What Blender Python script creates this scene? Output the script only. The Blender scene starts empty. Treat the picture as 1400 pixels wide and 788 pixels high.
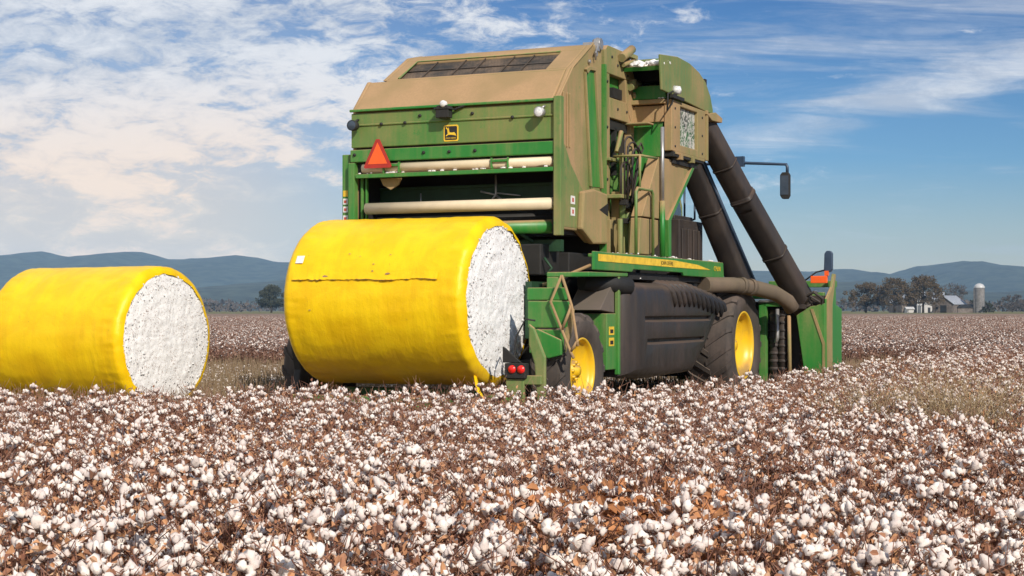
import bpy, bmesh, math, random
from mathutils import Vector, Matrix, Euler, noise
R = math.radians
PI = math.pi
rnd = random.Random(7)
scene = bpy.context.scene

# ------------------------------------------------------------------ camera
cam_d = bpy.data.cameras.new('camera')
cam = bpy.data.objects.new('camera', cam_d)
scene.collection.objects.link(cam)
cam.location = (0, 0, 1.6)
cam.rotation_euler = (R(90), 0, 0)
cam_d.sensor_width = 36
cam_d.lens = 36 * 2200 / 1400
cam_d.shift_y = 30 / 1400
cam_d.clip_end = 30000
scene.camera = cam

# ------------------------------------------------------------------ world and sun
SUN_DIR = Vector((0.42, -0.90, 0.0)).normalized()
SUN_EL = R(33)
sun_az = math.atan2(SUN_DIR.x, SUN_DIR.y)          # clockwise from +Y
world = bpy.data.worlds.new('World')
scene.world = world
world.use_nodes = True
wn, wl = world.node_tree.nodes, world.node_tree.links
wn.clear()


def N(nt, typ, ins=None, **props):
    n = nt.nodes.new(typ)
    for k, v in props.items():
        setattr(n, k, v)
    for k, v in (ins or {}).items():
        if isinstance(v, bpy.types.NodeSocket):
            nt.links.new(v, n.inputs[k])
        else:
            n.inputs[k].default_value = v
    return n


def M_(nt, op, a, b=0.0, c=None, clamp=False):
    n = nt.nodes.new('ShaderNodeMath')
    n.operation = op
    n.use_clamp = clamp
    for i, v in enumerate((a, b) if c is None else (a, b, c)):
        if isinstance(v, bpy.types.NodeSocket):
            nt.links.new(v, n.inputs[i])
        else:
            n.inputs[i].default_value = v
    return n.outputs[0]


def MIX(nt, f, a, b, blend='MIX'):
    n = nt.nodes.new('ShaderNodeMix')
    n.data_type = 'RGBA'
    n.blend_type = blend
    for i, v in ((0, f), (6, a), (7, b)):
        if isinstance(v, bpy.types.NodeSocket):
            nt.links.new(v, n.inputs[i])
        else:
            n.inputs[i].default_value = v if i == 0 else (*v[:3], 1)
    return n.outputs[2]


def RAMP(nt, f, a, b, va=0.0, vb=1.0, smooth=True):
    n = nt.nodes.new('ShaderNodeMapRange')
    n.interpolation_type = 'SMOOTHSTEP' if smooth else 'LINEAR'
    nt.links.new(f, n.inputs[0])
    for i, v in enumerate((a, b, va, vb)):
        n.inputs[i + 1].default_value = v
    return n.outputs[0]


def build_world():
    nt = world.node_tree
    sky = N(nt, 'ShaderNodeTexSky', sky_type='NISHITA', sun_disc=False)
    sky.sun_elevation = SUN_EL
    sky.sun_rotation = sun_az
    sky.air_density = 1.0
    sky.dust_density = 0.5
    sky.ozone_density = 2.2
    tc = N(nt, 'ShaderNodeTexCoord')
    sep = N(nt, 'ShaderNodeSeparateXYZ', {0: tc.outputs['Generated']})
    dx, dy, dz = sep.outputs
    inv = M_(nt, 'DIVIDE', 1.0, M_(nt, 'MAXIMUM', M_(nt, 'ABSOLUTE', dy), 0.15))
    u = M_(nt, 'MULTIPLY', dx, inv)
    v = M_(nt, 'MULTIPLY', dz, inv)
    uv = N(nt, 'ShaderNodeCombineXYZ', {0: u, 1: v, 2: M_(nt, 'MULTIPLY', dy, 0.3)}).outputs[0]
    # mottled high cloud (altocumulus), broad veils, cirrus streaks
    mp = N(nt, 'ShaderNodeMapping', {0: uv, 'Rotation': (0, 0, R(27)), 'Scale': (30, 74, 6)})
    n1 = N(nt, 'ShaderNodeTexNoise', {'Vector': mp.outputs[0], 'Scale': 1.0, 'Detail': 8, 'Roughness': 0.66, 'Distortion': 0.35})
    mp2 = N(nt, 'ShaderNodeMapping', {0: uv, 'Rotation': (0, 0, R(-9)), 'Scale': (4.5, 17, 3), 'Location': (3.1, 1.2, 0)})
    n2 = N(nt, 'ShaderNodeTexNoise', {'Vector': mp2.outputs[0], 'Scale': 1.0, 'Detail': 6, 'Roughness': 0.55, 'Distortion': 0.4})
    mp3 = N(nt, 'ShaderNodeMapping', {0: uv, 'Rotation': (0, 0, R(-15)), 'Scale': (6.5, 62, 3), 'Location': (0.4, 2.2, 0)})
    n3 = N(nt, 'ShaderNodeTexNoise', {'Vector': mp3.outputs[0], 'Scale': 1.0, 'Detail': 9, 'Roughness': 0.64, 'Distortion': 0.7})
    n1o, n2o, n3o = n1.outputs[0], n2.outputs[0], n3.outputs[0]
    left = RAMP(nt, u, 0.06, -0.26)
    hi = RAMP(nt, v, 0.05, 0.15)
    ucen = RAMP(nt, u, 0.20, 0.00)
    # veil: thick at the left, mottled in the middle of the upper sky
    low = M_(nt, 'SUBTRACT', 1.0, RAMP(nt, v, 0.02, 0.12))
    body = M_(nt, 'ADD', M_(nt, 'MULTIPLY', n1o, M_(nt, 'ADD', 0.34, M_(nt, 'MULTIPLY', hi, 0.40))), M_(nt, 'MULTIPLY', n2o, M_(nt, 'SUBTRACT', 0.66, M_(nt, 'MULTIPLY', hi, 0.40))))
    cov = M_(nt, 'ADD', M_(nt, 'MULTIPLY', left, 0.115), M_(nt, 'MULTIPLY', M_(nt, 'MULTIPLY', hi, ucen), 0.070))
    c1 = RAMP(nt, M_(nt, 'ADD', body, M_(nt, 'SUBTRACT', cov, M_(nt, 'MULTIPLY', RAMP(nt, u, 0.02, 0.16), 0.07))), 0.49, 0.69)
    veil = M_(nt, 'MULTIPLY', left, 0.42)
    band = M_(nt, 'SUBTRACT', v, M_(nt, 'ADD', M_(nt, 'MULTIPLY', u, 0.25), 0.070))
    bm = M_(nt, 'MULTIPLY', RAMP(nt, M_(nt, 'ABSOLUTE', band), 0.026, 0.0), RAMP(nt, u, 0.06, 0.20))
    band2 = M_(nt, 'SUBTRACT', v, M_(nt, 'ADD', M_(nt, 'MULTIPLY', u, 0.10), 0.150))
    bm2 = M_(nt, 'MULTIPLY', RAMP(nt, M_(nt, 'ABSOLUTE', band2), 0.045, 0.0), RAMP(nt, u, -0.03, 0.06))
    bms = M_(nt, 'ADD', M_(nt, 'MULTIPLY', bm, 0.33), M_(nt, 'MULTIPLY', bm2, 0.20))
    c2 = M_(nt, 'MULTIPLY', RAMP(nt, M_(nt, 'ADD', n3o, bms), 0.50, 0.98), 0.78)
    cl = M_(nt, 'MAXIMUM', M_(nt, 'MAXIMUM', M_(nt, 'MULTIPLY', c1, 0.92), c2), veil)
    warm = M_(nt, 'MULTIPLY', RAMP(nt, v, 0.17, 0.07), RAMP(nt, u, 0.02, -0.20))
    veil = M_(nt, 'ADD', veil, M_(nt, 'MULTIPLY', warm, 0.30))
    cl = M_(nt, 'MAXIMUM', cl, veil)
    ccol = MIX(nt, warm, (8.3, 8.4, 8.6), (10.6, 8.4, 6.5))
    shade = RAMP(nt, M_(nt, 'ADD', M_(nt, 'MULTIPLY', n1o, 0.5), M_(nt, 'MULTIPLY', n2o, 0.5)), 0.60, 0.44, 0.0, 0.62)
    ccol = MIX(nt, shade, ccol, MIX(nt, warm, (3.6, 4.3, 5.5), (6.3, 5.5, 5.1)))
    skyg = MIX(nt, RAMP(nt, v, 0.02, 0.095, smooth=False), (0.84, 0.78, 0.74), (0.36, 0.58, 0.82))
    skyg = MIX(nt, RAMP(nt, v, 0.095, 0.20, smooth=False), skyg, (0.22, 0.42, 0.70))
    skyg = MIX(nt, RAMP(nt, v, 0.25, 0.8), skyg, (0.95, 0.97, 1.0))
    skyc = MIX(nt, 1.0, sky.outputs[0], skyg, 'MULTIPLY')
    col = MIX(nt, cl, skyc, ccol)
    bg = N(nt, 'ShaderNodeBackground', {'Color': col, 'Strength': 0.105})
    out = N(nt, 'ShaderNodeOutputWorld', {0: bg.outputs[0]})


build_world()
sun_d = bpy.data.lights.new('sun', 'SUN')
sun_d.energy = 4.2
sun_d.angle = R(0.6)
sun_d.color = (1.0, 0.92, 0.80)
sun = bpy.data.objects.new('sun', sun_d)
scene.collection.objects.link(sun)
sv = Vector((SUN_DIR.x * math.cos(SUN_EL), SUN_DIR.y * math.cos(SUN_EL), math.sin(SUN_EL)))
sun.rotation_euler = sv.to_track_quat('Z', 'Y').to_euler()
sun.location = sv * 60
scene.view_settings.view_transform = 'Standard'
scene.view_settings.look = 'None'
scene.view_settings.exposure = 0.0
scene.view_settings.gamma = 1.0
scene.cycles.max_bounces = 6
scene.cycles.diffuse_bounces = 3
scene.cycles.glossy_bounces = 2
scene.cycles.transparent_max_bounces = 6
scene.cycles.volume_bounces = 0
scene.cycles.use_denoising = True


# ------------------------------------------------------------------ materials
def newmat(name):
    m = bpy.data.materials.new(name)
    m.use_nodes = True
    return m, m.node_tree, m.node_tree.nodes['Principled BSDF']


def simple(name, col, rough=0.6, metal=0.0, var=0.15, scale=8.0, bump=0.0, spec=0.5):
    m, nt, b = newmat(name)
    tc = N(nt, 'ShaderNodeTexCoord')
    n = N(nt, 'ShaderNodeTexNoise', {'Vector': tc.outputs['Object'], 'Scale': scale, 'Detail': 5, 'Roughness': 0.6})
    f = RAMP(nt, n.outputs[0], 0.3, 0.7)
    c = MIX(nt, f, [x * (1 - var) for x in col], [min(1, x * (1 + var)) for x in col])
    nt.links.new(c, b.inputs['Base Color'])
    b.inputs['Roughness'].default_value = rough
    b.inputs['Metallic'].default_value = metal
    b.inputs['Specular IOR Level'].default_value = spec
    if bump:
        bp = N(nt, 'ShaderNodeBump', {'Strength': bump, 'Distance': 0.02, 'Height': n.outputs[0]})
        nt.links.new(bp.outputs[0], b.inputs['Normal'])
    return m


TAN = (0.42, 0.265, 0.135)


def dusty(name, base, amount, dust=TAN, rough=0.42, seed=0.0, scale=0.8):
    """painted metal under field dust: amount 0..1 is how much of it the dust covers"""
    m, nt, b = newmat(name)
    tc = N(nt, 'ShaderNodeTexCoord')
    mp = N(nt, 'ShaderNodeMapping', {0: tc.outputs['Object'], 'Location': (seed, seed * 2, 0), 'Scale': (1, 1, 0.55)})
    n = N(nt, 'ShaderNodeTexNoise', {'Vector': mp.outputs[0], 'Scale': scale, 'Detail': 7, 'Roughness': 0.62})
    fine = N(nt, 'ShaderNodeTexNoise', {'Vector': tc.outputs['Object'], 'Scale': 28.0, 'Detail': 4, 'Roughness': 0.7})
    runs = N(nt, 'ShaderNodeMapping', {0: tc.outputs['Object'], 'Scale': (14, 14, 0.8)})
    rn = N(nt, 'ShaderNodeTexNoise', {'Vector': runs.outputs[0], 'Scale': 1.0, 'Detail': 3})
    geo = N(nt, 'ShaderNodeNewGeometry')
    nz = N(nt, 'ShaderNodeSeparateXYZ', {0: geo.outputs['Normal']}).outputs[2]
    up = RAMP(nt, nz, 0.25, 0.8, 0.0, 0.55)
    f = M_(nt, 'ADD', M_(nt, 'MULTIPLY', n.outputs[0], 0.95), M_(nt, 'MULTIPLY', fine.outputs[0], 0.12))
    f = M_(nt, 'ADD', f, M_(nt, 'MULTIPLY', rn.outputs[0], 0.34))
    f = M_(nt, 'ADD', f, up)
    f = M_(nt, 'ADD', f, amount - 0.66)
    chip = N(nt, 'ShaderNodeTexNoise', {'Vector': tc.outputs['Object'], 'Scale': 5.5, 'Detail': 9, 'Roughness': 0.78})
    f = M_(nt, 'SUBTRACT', f, RAMP(nt, chip.outputs[0], 0.58, 0.72, 0.0, 0.30))
    f = RAMP(nt, f, 0.18, 0.85)
    dc = MIX(nt, RAMP(nt, fine.outputs[0], 0.35, 0.65), [x * 0.95 for x in dust], [min(1, x * 1.05) for x in dust])
    bign = N(nt, 'ShaderNodeTexNoise', {'Vector': tc.outputs['Object'], 'Scale': 1.3, 'Detail': 4})
    dc = MIX(nt, RAMP(nt, bign.outputs[0], 0.35, 0.65), dc, [dust[0] * 0.80, dust[1] * 0.86, dust[2] * 0.80])
    bc = MIX(nt, RAMP(nt, n.outputs[0], 0.3, 0.7), base, [x * 1.2 for x in base])
    nt.links.new(MIX(nt, f, bc, dc), b.inputs['Base Color'])
    nt.links.new(RAMP(nt, f, 0, 1, rough, 0.92), b.inputs['Roughness'])
    bp = N(nt, 'ShaderNodeBump', {'Strength': 0.08, 'Distance': 0.01, 'Height': fine.outputs[0]})
    nt.links.new(bp.outputs[0], b.inputs['Normal'])
    return m


GREEN = (0.022, 0.20, 0.030)
MAT = {}
MAT['green'] = dusty('green_paint', GREEN, 0.25)
MAT['green_dusty'] = dusty('green_paint_dusty', (0.03, 0.19, 0.03), 0.44, seed=3.0)
MAT['green_panel'] = dusty('green_panel_paint', (0.045, 0.20, 0.035), 0.40, dust=(0.34, 0.24, 0.10), seed=5.0, scale=0.55)
MAT['dust'] = dusty('dust_covered_paint', (0.06, 0.19, 0.035), 0.65, seed=8.0, scale=0.9)
MAT['hood'] = dusty('dusty_hood_paint', (0.035, 0.19, 0.04), 0.50, dust=(0.34, 0.24, 0.11), seed=15.0, scale=0.9)
MAT['dust_mix'] = dusty('dust_and_green_paint', (0.03, 0.20, 0.04), 0.64, seed=12.0, scale=0.7)
MAT['black'] = dusty('black_plastic', (0.018, 0.018, 0.02), 0.34, dust=(0.10, 0.066, 0.050), rough=0.38, seed=2.0)
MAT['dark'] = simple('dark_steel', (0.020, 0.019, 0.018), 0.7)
MAT['dark_green'] = simple('dark_green_steel', (0.012, 0.05, 0.02), 0.6)
MAT['duct'] = dusty('duct_plastic', (0.026, 0.022, 0.022), 0.38, dust=(0.09, 0.062, 0.047), rough=0.55, seed=6.0, scale=1.4)
MAT['tyre'] = dusty('tyre_rubber', (0.024, 0.022, 0.022), 0.50, dust=(0.12, 0.09, 0.075), rough=0.75, seed=4.0, scale=2.0)
MAT['rim'] = dusty('yellow_rim_paint', (0.85, 0.52, 0.01), 0.31, dust=(0.45, 0.27, 0.09), rough=0.35, seed=1.0)
MAT['yellow'] = simple('yellow_paint', (0.85, 0.55, 0.04), 0.45)
MAT['cream'] = simple('cream_roller_rubber', (0.72, 0.60, 0.42), 0.5, var=0.08, scale=3)
MAT['steel'] = simple('grey_steel', (0.42, 0.41, 0.40), 0.4, metal=0.6)
MAT['white'] = simple('white_sticker', (0.78, 0.76, 0.72), 0.6, var=0.1, scale=40)
MAT['decal_red'] = simple('red_sticker_ink', (0.5, 0.08, 0.05), 0.6)
MAT['ink'] = simple('black_ink', (0.02, 0.02, 0.02), 0.6)
MAT['orange'] = simple('orange_reflector', (0.95, 0.13, 0.02), 0.35, var=0.05)
MAT['red_border'] = simple('red_border_reflector', (0.42, 0.03, 0.02), 0.35, var=0.1)
MAT['red'] = simple('red_lamp_plastic', (0.80, 0.02, 0.015), 0.25, var=0.1)
MAT['lens'] = simple('lamp_lens', (0.75, 0.75, 0.76), 0.15, var=0.25, scale=30)
MAT['glass'] = simple('dark_mirror_glass', (0.05, 0.07, 0.10), 0.12)
MAT['mirror_back'] = simple('mirror_shell', (0.04, 0.065, 0.11), 0.4)


def mat_grille():
    m, nt, b = newmat('dusty_mesh_grille')
    tc = N(nt, 'ShaderNodeTexCoord')
    n = N(nt, 'ShaderNodeTexNoise', {'Vector': tc.outputs['Object'], 'Scale': 2.3, 'Detail': 8, 'Roughness': 0.7})
    ck = N(nt, 'ShaderNodeTexChecker', {'Vector': tc.outputs['Object'], 'Scale': 38.0})
    c = MIX(nt, RAMP(nt, n.outputs[0], 0.36, 0.68), (0.03, 0.028, 0.026), (0.19, 0.13, 0.085))
    c = MIX(nt, M_(nt, 'MULTIPLY', ck.outputs[1], 0.35), c, (0.02, 0.02, 0.02))
    nt.links.new(c, b.inputs['Base Color'])
    b.inputs['Roughness'].default_value = 0.8
    return m


def mat_screen():
    m, nt, b = newmat('lint_covered_screen')
    tc = N(nt, 'ShaderNodeTexCoord')
    n = N(nt, 'ShaderNodeTexNoise', {'Vector': tc.outputs['Object'], 'Scale': 9.0, 'Detail': 9, 'Roughness': 0.75, 'Distortion': 1.6})
    f = RAMP(nt, n.outputs[0], 0.44, 0.56)
    n2 = N(nt, 'ShaderNodeTexNoise', {'Vector': tc.outputs['Object'], 'Scale': 3.0, 'Detail': 3})
    dk = MIX(nt, RAMP(nt, n2.outputs[0], 0.4, 0.6), (0.05, 0.06, 0.05), (0.04, 0.14, 0.05))
    nt.links.new(MIX(nt, f, dk, (0.55, 0.53, 0.48)), b.inputs['Base Color'])
    b.inputs['Roughness'].default_value = 0.9
    return m


MAT['grille'] = mat_grille()
MAT['screen'] = mat_screen()


def mat_wrap():
    m, nt, b = newmat('yellow_wrap_film')
    tc = N(nt, 'ShaderNodeTexCoord')
    o = tc.outputs['Object']
    mp = N(nt, 'ShaderNodeMapping', {0: o, 'Scale': (2.0, 2.2, 2.2)})
    big = N(nt, 'ShaderNodeTexNoise', {'Vector': mp.outputs[0], 'Scale': 1.0, 'Detail': 7, 'Roughness': 0.62, 'Distortion': 0.4})
    mp2 = N(nt, 'ShaderNodeMapping', {0: o, 'Scale': (7.0, 1.0, 1.0)})
    bands = N(nt, 'ShaderNodeTexNoise', {'Vector': mp2.outputs[0], 'Scale': 1.0, 'Detail': 4, 'Roughness': 0.55})
    mp3 = N(nt, 'ShaderNodeMapping', {0: o, 'Scale': (13.0, 9, 9), 'Rotation': (0.3, 0.2, 0.5)})
    fine = N(nt, 'ShaderNodeTexNoise', {'Vector': mp3.outputs[0], 'Scale': 1.0, 'Detail': 6, 'Roughness': 0.65, 'Distortion': 0.8})
    c = MIX(nt, RAMP(nt, big.outputs[0], 0.35, 0.65), (0.88, 0.53, 0.003), (0.97, 0.635, 0.006))
    c = MIX(nt, M_(nt, 'MULTIPLY', RAMP(nt, bands.outputs[0], 0.55, 0.72), 0.25), c, (0.80, 0.47, 0.004))
    c = MIX(nt, M_(nt, 'MULTIPLY', RAMP(nt, fine.outputs[0], 0.58, 0.75), 0.35), c, (0.70, 0.42, 0.01))
    spots = N(nt, 'ShaderNodeTexNoise', {'Vector': o, 'Scale': 13.0, 'Detail': 5, 'Roughness': 0.75})
    sp = RAMP(nt, M_(nt, 'ADD', spots.outputs[0], M_(nt, 'MULTIPLY', fine.outputs[0], 0.12)), 0.705, 0.78)
    c = MIX(nt, M_(nt, 'MULTIPLY', sp, 0.7), c, (0.22, 0.12, 0.03))
    sepz = N(nt, 'ShaderNodeSeparateXYZ', {0: o})
    low_brown = RAMP(nt, M_(nt, 'ADD', sepz.outputs[2], M_(nt, 'MULTIPLY', big.outputs[0], 0.7)), -0.25, -0.78, 0, 0.35)  # film turns browner towards the bottom of the bale
    c = MIX(nt, low_brown, c, (0.42, 0.25, 0.06))
    nt.links.new(c, b.inputs['Base Color'])
    b.inputs['Roughness'].default_value = 0.42
    b.inputs['Specular IOR Level'].default_value = 0.3
    h = M_(nt, 'ADD', M_(nt, 'MULTIPLY', bands.outputs[0], 0.55), M_(nt, 'MULTIPLY', fine.outputs[0], 0.22))
    h = M_(nt, 'ADD', h, M_(nt, 'MULTIPLY', big.outputs[0], 0.8))
    bp = N(nt, 'ShaderNodeBump', {'Strength': 0.38, 'Distance': 0.05, 'Height': h})
    nt.links.new(bp.outputs[0], b.inputs['Normal'])
    return m


def mat_lint(name='pressed_cotton_lint', col=(0.95, 0.94, 0.93)):
    m, nt, b = newmat(name)
    tc = N(nt, 'ShaderNodeTexCoord')
    o = tc.outputs['Object']
    mp = N(nt, 'ShaderNodeMapping', {0: o, 'Scale': (0.5, 1, 1)})
    wob = N(nt, 'ShaderNodeTexNoise', {'Vector': o, 'Scale': 3.0, 'Detail': 4})
    sep = N(nt, 'ShaderNodeSeparateXYZ', {0: o})
    r = M_(nt, 'SQRT', M_(nt, 'ADD', M_(nt, 'MULTIPLY', sep.outputs[1], sep.outputs[1]), M_(nt, 'MULTIPLY', sep.outputs[2], sep.outputs[2])))
    ring = M_(nt, 'SINE', M_(nt, 'MULTIPLY', M_(nt, 'ADD', r, M_(nt, 'MULTIPLY', wob.outputs[0], 0.5)), 55.0))
    n = N(nt, 'ShaderNodeTexNoise', {'Vector': mp.outputs[0], 'Scale': 26.0, 'Detail': 8, 'Roughness': 0.75})
    trash = N(nt, 'ShaderNodeTexNoise', {'Vector': o, 'Scale': 34.0, 'Detail': 3, 'Roughness': 0.6, 'Distortion': 0.8})
    patch = N(nt, 'ShaderNodeTexNoise', {'Vector': o, 'Scale': 4.0, 'Detail': 2})
    tf = RAMP(nt, M_(nt, 'ADD', trash.outputs[0], M_(nt, 'MULTIPLY', patch.outputs[0], 0.18)), 0.665, 0.715)
    c = MIX(nt, RAMP(nt, n.outputs[0], 0.3, 0.7), [x * 0.88 for x in col], col)
    c = MIX(nt, M_(nt, 'MULTIPLY', tf, 0.60), c, (0.30, 0.20, 0.16))
    nt.links.new(c, b.inputs['Base Color'])
    b.inputs['Roughness'].default_value = 0.95
    b.inputs['Specular IOR Level'].default_value = 0.1
    h = M_(nt, 'ADD', n.outputs[0], M_(nt, 'MULTIPLY', ring, 0.05))
    bp = N(nt, 'ShaderNodeBump', {'Strength': 0.6, 'Distance': 0.018, 'Height': h})
    nt.links.new(bp.outputs[0], b.inputs['Normal'])
    return m


MAT['wrap'] = mat_wrap()
MAT['lint'] = mat_lint()


# ------------------------------------------------------------------ mesh helpers
class MB:
    def __init__(s):
        s.bm = bmesh.new()

    def box(s, x0, x1, y0, y1, z0, z1, mi=0, rot=None):
        vs = [Vector((x, y, z)) for x in (x0, x1) for y in (y0, y1) for z in (z0, z1)]
        if rot is not None:
            c = Vector(((x0 + x1) / 2, (y0 + y1) / 2, (z0 + z1) / 2))
            vs = [c + rot @ (v - c) for v in vs]
        v = [s.bm.verts.new(p) for p in vs]
        for f in ((0, 1, 3, 2), (4, 6, 7, 5), (0, 4, 5, 1), (2, 3, 7, 6), (0, 2, 6, 4), (1, 5, 7, 3)):
            s.bm.faces.new([v[i] for i in f]).material_index = mi
        return s

    def prism(s, poly, a0, a1, axis='x', mi=0):
        """poly: 2D outline; axis x: poly is (y,z), axis y: poly is (x,z), axis z: poly is (x,y)"""
        def P(p, a):
            if axis == 'x':
                return (a, p[0], p[1])
            if axis == 'y':
                return (p[0], a, p[1])
            return (p[0], p[1], a)
        A = [s.bm.verts.new(P(p, a0)) for p in poly]
        B = [s.bm.verts.new(P(p, a1)) for p in poly]
        n = len(poly)
        fs = [s.bm.faces.new(A), s.bm.faces.new(list(reversed(B)))]
        for i in range(n):
            fs.append(s.bm.faces.new((A[i], B[i], B[(i + 1) % n], A[(i + 1) % n])))
        for f in fs:
            f.material_index = mi
        return s

    def loft(s, rings, close=True, caps=True, mi=0):
        R_ = [[s.bm.verts.new(p) for p in r] for r in rings]
        n = len(R_[0])
        for a, b in zip(R_[:-1], R_[1:]):
            for i in range(n if close else n - 1):
                f = s.bm.faces.new((a[i], a[(i + 1) % n], b[(i + 1) % n], b[i]))
                f.smooth = True
                f.material_index = mi
        if caps and close:
            s.bm.faces.new(list(reversed(R_[0]))).material_index = mi
            s.bm.faces.new(R_[-1]).material_index = mi
        return s

    def tube(s, pts, r, n=8, mi=0, sx=1.0, sq=False):
        pts = [Vector(p) for p in pts]
        rings = []
        up = None
        for i, p in enumerate(pts):
            if i == 0:
                d = pts[1] - p
            elif i == len(pts) - 1:
                d = p - pts[i - 1]
            else:
                d = (pts[i + 1] - pts[i]).normalized() + (p - pts[i - 1]).normalized()
            d.normalize()
            if up is None:
                up = Vector((1, 0, 0)) if abs(d.x) < 0.8 else Vector((0, 0, 1))
            a = (up - d * up.dot(d)).normalized()
            b = d.cross(a)
            up = a
            rr = r[i] if isinstance(r, (list, tuple)) else r
            ring = []
            for k in range(n):
                t = 2 * PI * k / n
                ca, sa = math.cos(t), math.sin(t)
                if sq:
                    e = 0.45
                    ca = math.copysign(abs(ca) ** e, ca)
                    sa = math.copysign(abs(sa) ** e, sa)
                ring.append(p + a * ca * rr * sx + b * sa * rr)
            rings.append(ring)
        return s.loft(rings, mi=mi)

    def lathe(s, prof, c, axis='x', n=48, mi=0, closed=False):
        """prof: (along, radius) pairs about an axis through c"""
        c = Vector(c)
        rings = []
        for k in range(n):
            t = 2 * PI * k / n
            row = []
            for a, r in prof:
                if axis == 'x':
                    row.append(s.bm.verts.new(c + Vector((a, r * math.cos(t), r * math.sin(t)))))
                elif axis == 'y':
                    row.append(s.bm.verts.new(c + Vector((r * math.cos(t), a, r * math.sin(t)))))
                else:
                    row.append(s.bm.verts.new(c + Vector((r * math.cos(t), r * math.sin(t), a))))
            rings.append(row)
        m = len(prof)
        for k in range(n):
            a, b = rings[k], rings[(k + 1) % n]
            for i in range(m if closed else m - 1):
                j = (i + 1) % m
                f = s.bm.faces.new((a[i], a[j], b[j], b[i]))
                f.smooth = True
                f.material_index = mi
        return s

    def grid(s, nu, nv, fn, mi=0, wrap_u=False):
        V = [[s.bm.verts.new(fn(i, j)) for j in range(nv)] for i in range(nu)]
        for i in range(nu if wrap_u else nu - 1):
            for j in range(nv - 1):
                f = s.bm.faces.new((V[i][j], V[(i + 1) % nu][j], V[(i + 1) % nu][j + 1], V[i][j + 1]))
                f.smooth = True
                f.material_index = mi
        return s

    def mesh(s, name, mats, fix=True):
        if fix:
            bmesh.ops.recalc_face_normals(s.bm, faces=s.bm.faces[:])
        me = bpy.data.meshes.new(name)
        s.bm.to_mesh(me)
        s.bm.free()
        for m in (mats if isinstance(mats, (list, tuple)) else [mats]):
            me.materials.append(MAT[m] if isinstance(m, str) else m)
        return me

    def build(s, name, mats, parent=None, bevel=0.0, loc=None, rot=None, fix=True, label=None):
        me = s.mesh(name, mats, fix)
        o = bpy.data.objects.new(name, me)
        scene.collection.objects.link(o)
        if parent is not None:
            o.parent = parent
        if loc is not None:
            o.location = loc
        if rot is not None:
            o.rotation_euler = rot
        if bevel:
            bv = o.modifiers.new('bevel', 'BEVEL')
            bv.width = bevel
            bv.segments = 2
            bv.limit_method = 'ANGLE'
            bv.angle_limit = R(35)
            bv.harden_normals = False
        if label:
            o['label'] = label
        return o


def split(o):
    """each loose piece of a part becomes an object of its own, same name, same parent"""
    bm = bmesh.new()
    bm.from_mesh(o.data)
    seen, groups = set(), []
    for v in bm.verts:
        if v in seen:
            continue
        st_, grp = [v], []
        seen.add(v)
        while st_:
            q = st_.pop()
            grp.append(q.index)
            for e in q.link_edges:
                w = e.other_vert(q)
                if w not in seen:
                    seen.add(w)
                    st_.append(w)
        groups.append(set(grp))
    bm.free()
    if len(groups) < 2:
        return
    src = o.data
    for gi_, grp in enumerate(groups):
        b2 = bmesh.new()
        b2.from_mesh(src)
        b2.verts.ensure_lookup_table()
        bmesh.ops.delete(b2, geom=[v for v in b2.verts if v.index not in grp], context='VERTS')
        me = bpy.data.meshes.new(o.name)
        b2.to_mesh(me)
        b2.free()
        for m in src.materials:
            me.materials.append(m)
        if gi_ == 0:
            keep = me
        else:
            c = o.copy()
            c.data = me
            scene.collection.objects.link(c)
    o.data = keep


def tag(o, label=None, cat=None, group=None, kind=None):
    if label:
        o['label'] = label
    if cat:
        o['category'] = cat
    if group:
        o['group'] = group
    if kind:
        o['kind'] = kind
    return o


def empty(name, loc=(0, 0, 0), rz=0.0):
    o = bpy.data.objects.new(name, None)
    scene.collection.objects.link(o)
    o.location = loc
    o.rotation_euler = (0, 0, rz)
    o.empty_display_size = 0.2
    return o


def text_part(name, body, size, loc, rot, mat, parent, extrude=0.002, xscale=1.0):
    cu = bpy.data.curves.new(name, 'FONT')
    cu.body = body
    cu.size = size
    cu.extrude = extrude
    cu.align_x = 'CENTER'
    cu.align_y = 'CENTER'
    tmp = bpy.data.objects.new(name + '_tmp', cu)
    scene.collection.objects.link(tmp)
    dg = bpy.context.evaluated_depsgraph_get()
    me = bpy.data.meshes.new_from_object(tmp.evaluated_get(dg))
    bpy.data.objects.remove(tmp)
    bpy.data.curves.remove(cu)
    me.materials.clear()
    me.materials.append(MAT[mat])
    o = bpy.data.objects.new(name, me)
    scene.collection.objects.link(o)
    o.parent = parent
    o.location = loc
    o.rotation_euler = rot
    o.scale = (xscale, 1, 1)
    return o


# ------------------------------------------------------------------ ground, hills, air
MPOS = Vector((-0.17, 21.9, 0))          # where the harvester stands
MROT = R(-24.5)
_c, _s = math.cos(R(24.5)), math.sin(R(24.5))


def to_machine(x, y):
    dx, dy = x - MPOS.x, y - MPOS.y
    return dx * _c - dy * _s, dx * _s + dy * _c


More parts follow.
